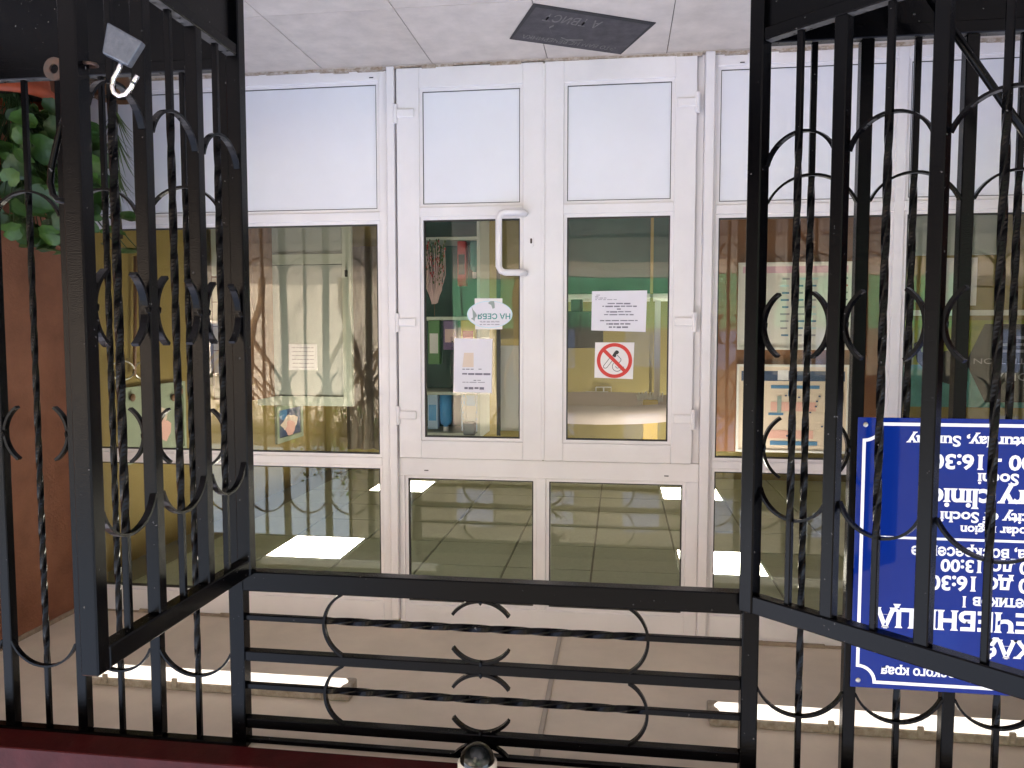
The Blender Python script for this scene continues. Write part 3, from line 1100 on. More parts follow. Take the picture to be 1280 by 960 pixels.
cs = [pp(133.5, 27), pp(178, 52), pp(159.5, 82), pp(127, 66)]
bm = bmesh.new()
fr_ = [bm.verts.new(c) for c in cs]
bk = [bm.verts.new(c + Vector((0.006, 0.026, 0))) for c in cs]
bm.faces.new(fr_)
bm.faces.new(list(reversed(bk)))
for k in range(4):
    bm.faces.new((fr_[k], bk[k], bk[(k + 1) % 4], fr_[(k + 1) % 4]))
bmesh.ops.recalc_face_normals(bm, faces=bm.faces)
bevel(bm, 0.004, 2)
to_obj('lock_body', bm, 'lock_body', pk)
sh = [pp(153, 74, 0.012), pp(148, 88, 0.012), pp(142, 98, 0.012), pp(139.5, 108, 0.012), pp(142, 116, 0.012), pp(149, 120.5, 0.012), pp(157, 118, 0.012), pp(163.5, 110, 0.012), pp(168, 101, 0.012), pp(172, 94.5, 0.012)]
tube('shackle', sh, 0.0056, 'chrome', pk, 12)
tube('shackle_notch', [pp(166.2, 104.5, 0.012), pp(167.6, 102.2, 0.012)], 0.0062, 'dark_metal', pk, 12)

# ================================================================== BLUE SIGN
SY = 2.678
sx1, sx0 = -0.771, -2.16
sz0, sz1 = 1.617, 2.521
sg = tag(box('clinic_sign', sx0, sx1, SY - 0.004, SY, sz0, sz1, 'sign_blue', None, 0.001), 'glossy blue veterinary clinic sign with white bilingual lettering', 'sign')
SF = SY - 0.0048
ins, cr = 0.025, 0.054
border = []
x0_, x1_, z0_, z1_ = sx0 + ins, sx1 - ins, sz0 + ins, sz1 - ins
for cx, cz, a0 in ((x1_ + 0.004, z1_ + 0.004, 180), (x0_ - 0.004, z1_ + 0.004, 270), (x0_ - 0.004, z0_ - 0.004, 0), (x1_ + 0.004, z0_ - 0.004, 90)):
    pts = [(cx + cr * math.cos(R(a0 + 90 - 90 * k / 8)), cz + cr * math.sin(R(a0 + 90 - 90 * k / 8))) for k in range(9)]
    border += pts[::-1] if False else pts
# order: corner arcs run so that the outline goes round the plate
border = []
for cx, cz, a0, a1 in ((x1_ + 0.004, z0_ - 0.004, 180, 90), (x1_ + 0.004, z1_ + 0.004, 270, 180), (x0_ - 0.004, z1_ + 0.004, 360, 270), (x0_ - 0.004, z0_ - 0.004, 90, 0)):
    border += [(cx + cr * math.cos(R(a0 + (a1 - a0) * k / 8)), cz + cr * math.sin(R(a0 + (a1 - a0) * k / 8))) for k in range(9)]
flat_strip('border_line', border, 0.0105, SF, 'sign_white', sg, True)
for xx in (sx1 - 0.024, sx0 + 0.024):
    for zz in (sz0 + 0.024, sz1 - 0.024):
        bm = bmesh.new()
        bmesh.ops.create_uvsphere(bm, u_segments=12, v_segments=6, radius=0.0085, matrix=Matrix.Translation((xx, SY - 0.004, zz)) @ Matrix.Diagonal((1, 0.5, 1, 1)))
        to_obj('screw', bm, 'screw', sg, smooth=True)


def sline(body, xe, yb, x_at, cap_px, ch_px, off=0.028, n=None):
    """text line: photo x of its right end, photo baseline y measured at x_at, cap height and mean letter width in pixels"""
    e = onY(xe, yb + (xe - x_at) * 0.055, SF)
    zb_ = onY(x_at, yb, SF).z
    k = 0.002727
    put_text(body, e.x, zb_, cap_px * k, SF, 'sign_white', sg, width=len(body) * ch_px * k, offset=off, serif=True)


sline('Краснодарского края', 1101, 836, 1150, 10.5, 8.1)
sline('города', 1146, 819, 1150, 9.5, 8.0)
sline('ГОРОДСКАЯ', 1227, 800, 1240, 19, 20.5, 0.034)
sline('ВЕТЕРИНАРНАЯ ЛЕЧЕБНИЦА', 1092, 763, 1167, 21, 21.3, 0.036)
sline('Энергетиков 1', 1203, 746, 1208, 12.5, 9.2)
sline('8:00 до 16:30', 1162, 720.5, 1190, 16.5, 10.9, 0.03)
sline('8:00 до 13:00', 1176, 700, 1195, 14, 9.6, 0.03)
sline('суббота, воскресенье', 1139, 684.5, 1194, 12.5, 9.3)
sline('Krasnodar region', 1200, 657.5, 1213, 10, 6.9)
sline('city of Sochi', 1175, 640, 1194, 12, 7.6)
sline('veterinary clinic', 1164, 611.5, 1194, 22, 12.7, 0.03)
sline('Sochi, Sochi', 1222, 592, 1233, 13, 8.4)
sline('8:00 - 16:30', 1165, 568.5, 1194, 16.5, 11.0, 0.03)
sline('Saturday, Sunday', 1133, 545.5, 1215, 12, 9.0)
a = onY(1093, 671, SF)
box('rule_line', sx0 + 0.1, a.x, SF - 0.0004, SF, a.z - 0.004, a.z + 0.004, 'sign_white', sg)

# ================================================================== ENTRANCE THINGS
# door mat, lying askew
mc = [Vector((onY(1, 1, 1).x, 0, 0))] * 0


def onfloor(x, y, z=0.004):
    d = ray(x, y)
    return Vector((0, 0, CH)) + d * ((z - CH) / d.z)


A, B, C_, D = onfloor(667, 5), onfloor(820, 29), onfloor(776, 68), onfloor(637, 49)
dm = bmesh.new()
top = [dm.verts.new(v) for v in (A, B, C_, D)]
bot = [dm.verts.new((v.x, v.y, 0.0008)) for v in (A, B, C_, D)]
dm.faces.new(top)
dm.faces.new(list(reversed(bot)))
for k in range(4):
    dm.faces.new((top[k], bot[k], bot[(k + 1) % 4], top[(k + 1) % 4]))
bmesh.ops.recalc_face_normals(dm, faces=dm.faces)
mt = tag(to_obj('door_mat', dm, 'mat_edge'), 'worn dark rubber door mat lying askew before the doors', 'mat')
ex = (B - A).normalized()
ey = (D - A).normalized()


def mpt(u, v, z=0.0055):
    q = A * (1 - u) * (1 - v) + B * u * (1 - v) + C_ * u * v + D * (1 - u) * v
    return Vector((q.x, q.y, z))


bm = bmesh.new()
bm.faces.new([bm.verts.new(mpt(u, v, 0.0048)) for u, v in ((0.03, 0.06), (0.97, 0.06), (0.985, 0.985), (0.015, 0.985))])
to_obj('mat_face', bm, 'mat_rubber', mt)


def mat_text(body, u0, u1, v0, v1):
    """worn print on the mat; upright seen from the street: u runs right to left in the photograph"""
    t = text_mesh(body, 0.01)
    lo = min(v.co.x for v in t.verts)
    hi = max(v.co.x for v in t.verts)
    h1 = max(v.co.y for v in t.verts)
    for v in t.verts:
        s_ = (v.co.x - lo) / (hi - lo)
        v.co = mpt(u1 + (u0 - u1) * s_, v0 + (v1 - v0) * v.co.y / h1, 0.0056)
    return to_obj('print', t, 'mat_print', mt)


mat_text('А ТВИСТ', 0.14, 0.60, 0.16, 0.36)
mat_text('ЭТО ВАМ НЕ ВЕЧЕРИНКА', 0.08, 0.90, 0.80, 0.91)
for pts in (((0.25, 0.42), (0.23, 0.50), (0.26, 0.58), (0.29, 0.66)), ((0.38, 0.72), (0.44, 0.76), (0.52, 0.73), (0.57, 0.70))):
    bm = bmesh.new()
    vs = [(bm.verts.new(mpt(u, v, 0.0056)), bm.verts.new(mpt(u + 0.012, v + 0.035, 0.0056))) for u, v in pts]
    for p, q in zip(vs, vs[1:]):
        bm.faces.new((p[0], p[1], q[1], q[0]))
    to_obj('print', bm, 'mat_print', mt)

# red steel beam
rb = tag(box('fascia_beam', -4.5, 4.5, 2.49, 2.615, 2.852, 3.12, 'red_beam', None, 0.004), 'dark red painted beam across the top of the grilles', 'beam')
# dome camera under the beam
DC = Vector((0.472, 2.555, 2.80))
dcm = thing('dome_camera', (DC.x, DC.y, 2.852), 'glass dome security camera under the red beam', 'camera')
lathe('base', [(0.0, 2.8515), (0.066, 2.8515), (0.068, 2.832), (0.0675, 2.81), (0.060, 2.804)], 'cream_plastic', dcm, (DC.x, DC.y, 0), 32)
prof = [(0.060, 0.0)] + [(0.060 * math.cos(R(t)), -0.060 * math.sin(R(t))) for t in range(8, 90, 8)] + [(0, -0.060)]
lathe('dome', prof, 'dome_glass', dcm, (DC.x, DC.y, 2.806), 32)
lathe('lens_housing', [(0, -0.043), (0.025, -0.040), (0.041, -0.024), (0.047, 0.0), (0.0, 0.004)], 'dark_metal', dcm, (DC.x, DC.y, 2.804), 24)
lens = lathe('lens', [(0.0, -0.006), (0.008, -0.005), (0.0085, 0.0), (0.012, 0.002), (0.012, 0.008)], 'screw', dcm, (0, 0, 0), 20)
lens.rotation_euler = (R(-65), 0, 0)
lens.location = Vector((DC.x, DC.y - 0.037, 2.782)) - WO[dcm.name]


# tube lights on the entrance ceiling
def tube_light(x0, x1, y, label, zc=2.899):
    t = thing('tube_light', ((x0 + x1) / 2, y, zc), label, 'light', 'tube lights on the entrance ceiling')
    box('housing', x0, x1, y - 0.05, y + 0.05, zc - 0.036, zc, 'fixture', t, 0.006, 2)
    bm = bmesh.new()
    n = 12
    e = [x0 + 0.012, x0 + 0.03, x1 - 0.03, x1 - 0.012]
    sc = [0.7, 1, 1, 0.7]
    rg = []
    for xx, s_ in zip(e, sc):
        rg.append([bm.verts.new((xx, y + 0.044 * s_ * math.cos(math.pi * k / n), zc - 0.037 - 0.036 * s_ * math.sin(math.pi * k / n))) for k in range(n + 1)])
    for p, q in zip(rg, rg[1:]):
        for k in range(n):
            bm.faces.new((p[k], p[k + 1], q[k + 1], q[k]))
    bm.faces.new(rg[0])
    bm.faces.new(rg[-1])
    bmesh.ops.recalc_face_normals(bm, faces=bm.faces)
    to_obj('diffuser', bm, 'tube_glow', t)
    for s_, xx in ((-1, x0), (1, x1)):
        box('end_cap', xx - 0.012, xx + 0.03 if s_ < 0 else xx + 0.012, y - 0.053, y + 0.053, zc - 0.062, zc - 0.002, 'fixture', t, 0.008, 2) if s_ < 0 else box('end_cap', xx - 0.03, xx + 0.012, y - 0.053, y + 0.053, zc - 0.062, zc - 0.002, 'fixture', t, 0.008, 2)
    for k in range(4):
        xx = x0 + (x1 - x0) * (0.1 + 0.8 * k / 3)
        box('clip', xx - 0.012, xx + 0.012, y - 0.058, y - 0.046, zc - 0.055, zc - 0.012, 'fixture', t, 0.003)
    return t


tube_light(1.13, 2.36, 3.14, 'lit tube light on the entrance ceiling nearer the terracotta wall')
tube_light(-1.60, -0.375, 3.14, 'lit tube light on the entrance ceiling beside the blue sign')
tag(box('cable_duct', 0.281, 0.301, 2.73, 3.935, 2.886, 2.8985, 'duct', None, 0.002), 'thin cable duct running along the beige entrance ceiling', 'cable duct')

# ---- potted plants in the corner by the terracotta wall
rp = random.Random(11)


def leaf_mesh(r, lobes=7, depth=0.10, fold=0.18, n=28, m='leaf_green'):
    bm = bmesh.new()
    c = bm.verts.new((0, 0, 0))
    rim = []
    mid = []
    for k in range(n):
        t = 2 * math.pi * k / n
        notch = 1 - 0.55 * math.exp(-((t - math.pi) / 0.22) ** 2)
        q = r * (1 - depth * (0.5 + 0.5 * math.cos(lobes * t))) * notch
        x, y = q * math.cos(t) + r * 0.25, q * math.sin(t)
        rim.append(bm.verts.new((x, y, fold * abs(y) * 0.8 - 0.25 * x * x / r + 0.03 * r * math.sin(5 * t))))
        mid.append(bm.verts.new((x * 0.5 + 0.0, y * 0.5, fold * abs(y) * 0.3)))
    for k in range(n):
        k2 = (k + 1) % n
        bm.faces.new((mid[k], rim[k], rim[k2], mid[k2]))
        bm.faces.new((c, mid[k], mid[k2]))
    me = bpy.data.meshes.new('leaf')
    bm.to_mesh(me)
    bm.free()
    me.materials.append(MATS[m])
    me.polygons.foreach_set('use_smooth', [True] * len(me.polygons))
    return me


LM = [leaf_mesh(0.058, m='leaf_green'), leaf_mesh(0.066, 6, 0.13, m='leaf_green'), leaf_mesh(0.052, 8, 0.1, 0.25, m='leaf_light'), leaf_mesh(0.055, 7, 0.12, 0.1, m='leaf_dark')]


def pot(par, c, r, h, m):
    lathe('pot', [(0, 0.0), (r * 0.7, 0.0), (r * 0.78, h * 0.1), (r * 0.97, h * 0.82), (r * 1.06, h * 0.83), (r * 1.06, h), (r * 0.95, h), (r * 0.92, h * 0.86), (0, h * 0.86)], m, par, c)
    lathe('soil', [(0, h * 0.9), (r * 0.5, h * 0.91), (r * 0.915, h * 0.88)], 'soil', par, c)


pl = thing('potted_plant', (2.78, 3.36, 0.0), 'leafy green potted plant with round lobed leaves in an orange pot', 'plant')
pot(pl, (2.78, 3.36, 0.0), 0.15, 0.27, 'pot_orange')
stem_bm = bmesh.new()
base = Vector((2.78, 3.36, 0.25))
n_l = 0
for k in range(215):
    p = Vector((rp.uniform(2.38, 2.96), rp.uniform(3.12, 3.62), 0.30 + 0.62 * rp.random()))
    if ((p.x - 2.72) / 0.34) ** 2 + ((p.y - 3.37) / 0.27) ** 2 + ((p.z - 0.60) / 0.36) ** 2 > 1:
        continue
    o = share('leaf', LM[rp.randrange(4)], pl, p)
    nrm = Vector((rp.uniform(-0.6, 0.3), -0.75 + rp.uniform(-0.35, 0.35), 0.6 + rp.uniform(-0.35, 0.35))).normalized()
    o.rotation_euler = (nrm.to_track_quat('Z', 'Y') @ Matrix.Rotation(rp.uniform(0, 6.28), 3, 'Z').to_quaternion()).to_euler()
    s_ = rp.uniform(0.8, 1.25)
    o.scale = (s_, s_, s_)
    mid = base.lerp(p, 0.55) + Vector((0, 0, 0.05))
    add_tube(stem_bm, [base + Vector((rp.uniform(-.05, .05), rp.uniform(-.05, .05), 0)), mid, p], 0.0025, 5, False)
# a few broad leaves held level at eye height on top
for (px, py, dd) in ((60, 312, 3.45), (85, 316, 3.6), (40, 307, 3.35), (160, 312, 3.75), (148, 310, 3.7), (172, 311, 3.8), (45, 270, 3.4), (75, 272, 3.6), (150, 272, 3.75), (142, 290, 3.7)):
    p = onY(px, py, dd)
    if p.x > 2.93:
        p.x = 2.93
    o = share('leaf', LM[rp.choice((0, 2))], pl, p)
    o.rotation_euler = (rp.uniform(-0.08, 0.08), rp.uniform(-0.08, 0.12), rp.uniform(0, 6.28))
    s_ = rp.uniform(1.1, 1.5)
    o.scale = (s_, s_, s_)
    mid = base.lerp(p, 0.5) + Vector((0, 0, 0.04))
    add_tube(stem_bm, [base, mid, p], 0.003, 5, False)
to_obj('stem', stem_bm, 'leaf_dark', pl, smooth=True)

gp = thing('spiky_plant', (2.56, 3.76, 0.0), 'spiky grass-like potted plant before the white lower panel', 'plant')
gc = Vector((2.56, 3.76, 0))
pot(gp, gc, 0.085, 0.16, 'wood')
bm = bmesh.new()
for k in range(85):
    az = rp.uniform(0, 2 * math.pi)
    L = rp.uniform(0.25, 0.42)
    sp = rp.uniform(0.25, 1.0)
    zc = 0.2 + rp.choice((0.0, 0.12, 0.3)) 
    prev = None
    wv = rp.uniform(0.004, 0.007)
    for q in range(6):
        s_ = q / 5
        r_ = sp * L * 0.62 * s_
        z = zc + L * (s_ - 0.62 * sp * s_ * s_)
        c = gc + Vector((r_ * math.cos(az), r_ * math.sin(az), z))
        w_ = wv * (1 - s_ * 0.92)
        pr = Vector((-math.sin(az), math.cos(az), 0)) * w_
        cur = (bm.verts.new(c - pr), bm.verts.new(c + pr))
        if prev:
            bm.faces.new((prev[0], prev[1], cur[1], cur[0]))
        prev = cur
tag(to_obj('blades', bm, 'grass_green', gp), kind='stuff')
tube('stalk', [gc + Vector((0, 0, 0.18)), gc + Vector((0.01, 0, 0.5)), gc + Vector((-0.005, 0.01, 0.86))], 0.014, 'bark', gp, 10, [0.016, 0.014, 0.010])

# ================================================================== LOBBY, behind the glass
# open inner door leaf
DY = 6.7
a = onY(438, 283, DY)
e = onY(317, 283, DY)
t_ = onY(437, 508, DY)
idr = thing('inner_door', ((a.x + e.x) / 2, DY, 0), 'pale inner door with two panels standing open in the lobby', 'door')
xa, xe, zt = a.x, e.x, t_.z
box('door_frame', xa, xa + 0.085, DY, DY + 0.05, 0.02, zt, 'inner_door', idr, 0.003)
box('door_frame', xe - 0.085, xe, DY, DY + 0.05, 0.02, zt, 'inner_door', idr, 0.003)
zd = onY(380, 324, DY).z
for z0, z1 in ((0.02, 0.12), (zd - 0.045, zd + 0.045), (zt - 0.085, zt)):
    box('door_frame', xa + 0.085, xe - 0.085, DY, DY + 0.05, z0, z1, 'inner_door', idr)
for z0, z1 in ((0.12, zd - 0.045), (zd + 0.045, zt - 0.085)):
    box('panel', xa + 0.092, xe - 0.092, DY + 0.015, DY + 0.035, z0 + 0.006, z1 - 0.006, 'inner_door_panel', idr)
    box('gasket', xa + 0.085, xe - 0.085, DY + 0.036, DY + 0.045, z0, z1, 'gasket', idr)
box('door_handle', xa + 0.03, xa + 0.05, DY - 0.03, DY, zd + 0.10, zd + 0.16, 'dark_metal', idr, 0.004)
c0, c1 = onY(360, 430, DY), onY(396, 460, DY)
ps = tag(box('paper_sheet', min(c0.x, c1.x), max(c0.x, c1.x), DY + 0.010, DY + 0.0135, c0.z, c1.z + 0.02, 'paper'), 'white paper sheet with print on the pale inner door', 'paper')
for k in range(6):
    dashes(ps, min(c0.x, c1.x) + 0.03, max(c0.x, c1.x) - 0.03, c0.z + 0.03 + 0.035 * k, 0.006, DY + 0.0095, 'ink_soft', rnd, (0.02, 0.06))
# curtain strip hanging behind
bm = bmesh.new()
prev = None
for k in range(61):
    xx = 2.0 + 1.2 * k / 60
    yy = 8.86 + 0.035 * math.sin(k * 0.75) + 0.012 * math.sin(k * 1.9)
    cur = (bm.verts.new((xx, yy, 0.35)), bm.verts.new((xx, yy, 2.72)))
    if prev:
        bm.faces.new((prev[0], cur[0], cur[1], prev[1]))
    prev = cur
bmesh.ops.solidify(bm, geom=bm.faces[:], thickness=0.004)
tag(to_obj('curtain', bm, 'curtain', smooth=True), 'pleated beige curtain on the lobby back wall behind the inner door', 'curtain')


def on_wall(px, py, X=3.498):
    q = onX(px, py, X)
    return q


# pictures on the yellow wall
def wall_picture(quad_px, label, frame_m, face_m, marks, X=3.497, fw=0.03):
    c = [onX(*q, X) for q in quad_px]
    y0, y1 = min(v.y for v in c), max(v.y for v in c)
    z0, z1 = min(v.z for v in c), max(v.z for v in c)
    t = thing('wall_picture', (X, (y0 + y1) / 2, z0), label, 'picture')
    bm = bmesh.new()
    for a in ((y0, y1, z0, z0 + fw), (y0, y1, z1 - fw, z1), (y0, y0 + fw, z0 + fw, z1 - fw), (y1 - fw, y1, z0 + fw, z1 - fw)):
        add_box(bm, X - 0.025, X, a[0], a[1], a[2], a[3])
    to_obj('frame', bm, frame_m, t)
    box('picture_face', X - 0.012, X - 0.002, y0 + fw, y1 - fw, z0 + fw, z1 - fw, face_m, t)
    for mi_, (u0, u1, v0, v1, m) in enumerate(marks):
        bm = bmesh.new()
        n = 14
        cy, cz = y0 + (u0 + u1) / 2 * (y1 - y0), z0 + (v0 + v1) / 2 * (z1 - z0)
        ry, rz = (u1 - u0) / 2 * (y1 - y0), (v1 - v0) / 2 * (z1 - z0)
        bm.faces.new([bm.verts.new((X - 0.0135 - 0.0008 * mi_, cy + ry * math.cos(6.283 * k / n) * (1 + 0.2 * math.sin(3 * k)), cz + rz * math.sin(6.283 * k / n) * (1 + 0.15 * math.cos(2 * k)))) for k in range(n)])
        to_obj('painted_mark', bm, m, t)
    return t


wp = wall_picture(((150, 485), (228, 482), (228, 562), (150, 562)), 'pale green picture hung by wire loops on the yellow wall', 'pale_green', 'pale_green', ((0.3, 0.7, 0.3, 0.6, 'cream_print'), (0.42, 0.5, 0.2, 0.8, 'greygreen_print'), (0.55, 0.75, 0.5, 0.8, 'pink_print')))
for (px, py) in ((153, 489), (166, 497), (217, 497), (226, 489)):
    q = onX(px, py, 3.47)
    bm = bmesh.new()
    bmesh.ops.create_uvsphere(bm, u_segments=10, v_segments=6, radius=0.03, matrix=Matrix.Translation(q) @ Matrix.Diagonal((0.4, 1, 1, 1)))
    to_obj('wooden_knob', bm, 'wood', wp, smooth=True)
for (cx, cy) in ((153, 463), (183, 463)):
    tube('wire_loop', [onX(cx + 15 * math.cos(t), cy + 12 * math.sin(t), 3.465) for t in [6.283 * k / 18 for k in range(19)]], 0.006, 'silver', wp, 6)
tube('hanging_cord', [onX(169, 320, 3.466), onX(169, 400, 3.466), onX(168, 470, 3.466)], 0.012, 'wood', wp, 8)
wall_picture(((344, 508), (376, 508), (376, 545), (344, 545)), 'small colourful framed picture above the open inner door', 'pale_green', 'navy_print', ((0.2, 0.8, 0.3, 0.75, 'cream_print'), (0.35, 0.7, 0.45, 0.9, 'pink_print'), (0.1, 0.4, 0.1, 0.4, 'blue_print')), fw=0.05)

# brown drawer cabinet with a pale lower door, between yellow wall and inner door
q0, q1 = onY(318, 500, 6.2), onY(262, 300, 6.2)
cb = thing('drawer_cabinet', ((q0.x + q1.x) / 2, 6.35, 0), 'brown drawer cabinet with pale lower door against the yellow wall', 'cabinet')
cx0, cx1 = q0.x, q1.x
zt = onY(275, 500, 6.2).z
box('carcass', cx0, cx1, 6.2, 6.6, 0.01, zt, 'wood', cb, 0.004)
zz = onY(275, 345, 6.2).z
box('lower_door', cx0 + 0.02, cx1 - 0.02, 6.18, 6.2, 0.06, zz, 'inner_door_panel', cb, 0.003)
for k in range(5):
    h = (zt - zz - 0.03) / 5
    d_ = box('drawer', cx0 + 0.02, cx1 - 0.02, 6.182, 6.2, zz + 0.02 + k * h, zz + 0.012 + (k + 1) * h, 'curtain', cb, 0.004)
    box('drawer_pull', (cx0 + cx1) / 2 - 0.05, (cx0 + cx1) / 2 + 0.05, 6.172, 6.182, zz + 0.02 + (k + 0.5) * h, zz + 0.035 + (k + 0.5) * h, 'silver', d_, 0.002)

# display cabinet with pet goods behind the door with the handle
SYc = 5.15
k0, k1 = onY(645, 300, SYc).x, onY(520, 300, SYc).x
dc = thing('display_cabinet', ((k0 + k1) / 2, SYc, 0), 'dark teal display cabinet with shelves of pet goods behind the door pane', 'cabinet')
DX0, DX1, DZ1 = onY(596, 300, SYc).x, k1 + 0.25, 2.02
box('back_panel', DX0, DX1, SYc + 0.36, SYc + 0.38, 0.02, DZ1, 'teal_wall', dc)
box('side_panel', DX0 - 0.02, DX0, SYc, SYc + 0.38, 0.02, DZ1, 'inner_door', dc)
box('side_panel', DX1, DX1 + 0.02, SYc, SYc + 0.38, 0.02, DZ1, 'inner_door', dc)
box('top_panel', DX0 - 0.02, DX1 + 0.02, SYc, SYc + 0.38, DZ1, DZ1 + 0.03, 'inner_door', dc)
shelf_px = (300, 400, 494)
shz = [onY(560, p, SYc).z for p in shelf_px]
for z in [0.08, 0.48] + shz:
    box('shelf', DX0, DX1, SYc + 0.01, SYc + 0.36, z - 0.022, z, 'inner_door', dc, 0.002)


def pack(name, x, z, w, d, h, m, label, cat, y=SYc + 0.06, kind='box', cap=None):
    if kind == 'box':
        o = box(name, x - w / 2, x + w / 2, y, y + d, z + 0.001, z + h, m, None, 0.004)
        box('print_panel', x - w * 0.36, x + w * 0.36, y - 0.0015, y - 0.0005, z + h * 0.3, z + h * 0.75, cap or 'white_pack', o)
    else:
        o = lathe(name, [(0, 0.001), (w / 2, 0.001), (w / 2, h * 0.68), (w * 0.42, h * 0.76), (w * 0.2, h * 0.8), (w * 0.2, h * 0.83)], m, None, (x, y + d / 2, z), 16)
        lathe('cap', [(w * 0.23, h * 0.83), (w * 0.23, h * 0.99), (0, h)], cap or 'white_pack', o, (x, y + d / 2, z), 14)
    return tag(o, label, cat)


z3, z2, z1 = shz[2], shz[1], shz[0]
pack('bottle', onY(553, 500, SYc).x, z3, 0.085, 0.085, 0.27, 'blue_plastic', 'bright blue bottle on the top shelf of the display cabinet', 'bottle', kind='lathe')
pack('carton', onY(538, 500, SYc).x, z3, 0.07, 0.06, 0.24, 'pale_blue', 'slim pale blue carton at the end of the top cabinet shelf', 'carton', cap='blue_plastic')
pack('carton', onY(585, 500, SYc).x, z3, 0.12, 0.06, 0.25, 'pale_blue', 'wide pale blue carton with white print on the top cabinet shelf', 'carton')
pack('bag', onY(583, 480, SYc).x, z2, 0.10, 0.06, 0.24, 'yellow_box', 'yellow and white food bag on the middle cabinet shelf', 'bag', cap='red_pack')
pack('toy', onY(560, 470, SYc).x, z2, 0.09, 0.06, 0.20, 'violet', 'violet boxed pet toy on the middle cabinet shelf', 'toy', cap='pink_pack')
pack('carton', onY(540, 470, SYc).x, z2, 0.08, 0.06, 0.30, 'green_pack', 'green carton with pale label on the middle cabinet shelf', 'carton')
pack('box', onY(575, 380, SYc).x, z1, 0.06, 0.06, 0.30, 'red_pack', 'tall dark red box on the lower cabinet shelf', 'box', cap='dark_metal')
pack('bottle', onY(590, 380, SYc).x, z1, 0.06, 0.06, 0.25, 'teal_print', 'dark teal bottle on the lower cabinet shelf', 'bottle', kind='lathe')
# pale vase with dried red and green twigs
vx = onY(545, 350, SYc).x
vz = onY(545, 378, SYc - 0.1).z
fl = thing('hanging_bunch', (vx, SYc - 0.06, vz), 'pinkish bunch of dried flowers with red and green tips hanging before the cabinet', 'flowers')
bm = bmesh.new()
bm2 = bmesh.new()
bm3 = bmesh.new()
for k in range(90):
    az = rp.uniform(0, 6.283)
    rr_ = 0.075 * math.sqrt(rp.random())
    ox, oy = rr_ * math.cos(az), rr_ * math.sin(az) * 0.5
    z_top = vz - rp.uniform(-0.01, 0.03)
    z_bot = onY(545, 306 + rp.uniform(-6, 42), SYc - 0.05).z
    c0_ = Vector((vx + ox * 0.25, SYc - 0.05 + oy * 0.25, z_top))
    c2_ = Vector((vx + ox, SYc - 0.05 + oy, z_bot))
    c1_ = c0_.lerp(c2_, 0.5) + Vector((ox * rp.uniform(0.0, 0.5), 0, 0))
    add_tube(bm, [c0_, c1_, c2_], 0.003, 5, False, [0.004, 0.003, 0.0015])
    tgt = bm2 if k % 3 == 0 else bm3
    for q in range(4):
        cq = c2_ + Vector((rp.uniform(-.008, .008), rp.uniform(-.008, .008), rp.uniform(-0.01, 0.06)))
        bmesh.ops.create_icosphere(tgt, subdivisions=1, radius=rp.uniform(0.003, 0.008), matrix=Matrix.Translation(cq) @ Matrix.Diagonal((0.7, 0.7, 1.6, 1)))
tag(to_obj('dried_stems', bm, 'pink_pack', fl), kind='stuff')
tag(to_obj('flower_heads', bm2, 'red_pack', fl), kind='stuff')
tag(to_obj('seed_heads', bm3, 'leaf_light', fl), kind='stuff')
tube('hanging_string', [(vx, SYc - 0.05, vz - 0.02), (vx, SYc - 0.05, shz[1] - 0.02)], 0.002, 'wood', fl, 5)

# chain leads hanging with a grey reel
LYc = 4.0
ch = thing('chain_lead', (onY(588, 500, LYc).x, LYc, onY(588, 520, LYc).z), 'twisted chain dog lead with grey reel hanging behind the door pane', 'dog lead')
for px in (575, 579, 592):
    bm = bmesh.new()
    p0_, p1_ = onY(px + 2, 472, LYc), onY(px + 4, 530, LYc)
    N = 14
    for k in range(N):
        c = p0_.lerp(p1_, (k + 0.5) / N)
        ang = (k % 2) * math.pi / 2
        ca, sa = math.cos(ang), math.sin(ang)
        pts = [c + Vector((0.0055 * math.cos(t) * ca, 0.0055 * math.cos(t) * sa, 0.010 * math.sin(t))) for t in [6.2832 * q / 8 for q in range(9)]]
        add_tube(bm, pts, 0.0022, 5, False)
    to_obj('chain', bm, 'silver', ch, smooth=True)
q = onY(587, 536, LYc)
box('reel', q.x - 0.034, q.x + 0.034, LYc - 0.018, LYc + 0.012, q.z - 0.04, q.z + 0.034, 'lock_body', ch, 0.012, 3)
lathe('suction_cup', [(0.018, -0.006), (0.012, 0.0), (0.006, 0.006), (0.0, 0.007)], 'duct', ch, (q.x, LYc, q.z + 0.02), 14)

# white folding screen seen beside it
q0, q1 = onY(650, 440, 6.0), onY(626, 440, 6.0)
scn = thing('folding_screen', ((q0.x + q1.x) / 2, 6.0, 0), 'white fabric folding screen in a dark frame seen beside the sleeved sheet', 'screen')
zz0, zz1 = 0.3, onY(640, 535, 6.0).z
box('frame_post', q1.x, q1.x + 0.03, 5.98, 6.01, 0.0, zz1 + 0.06, 'dark_metal', scn)
box('frame_post', q0.x - 0.33, q0.x - 0.30, 5.98, 6.01, 0.0, zz1 + 0.06, 'dark_metal', scn)
box('frame_rail', q0.x - 0.30, q1.x, 5.98, 6.01, zz1 + 0.02, zz1 + 0.05, 'olive_wall', scn)
zlow = onY(640, 432, 6.0).z
box('fabric', q0.x - 0.30, q1.x, 5.992, 5.998, zlow, zz1 + 0.02, 'white_pack', scn)
box('lower_panel', q0.x - 0.30, q1.x, 5.99, 6.0, 0.1, zlow - 0.05, 'olive_wall', scn)

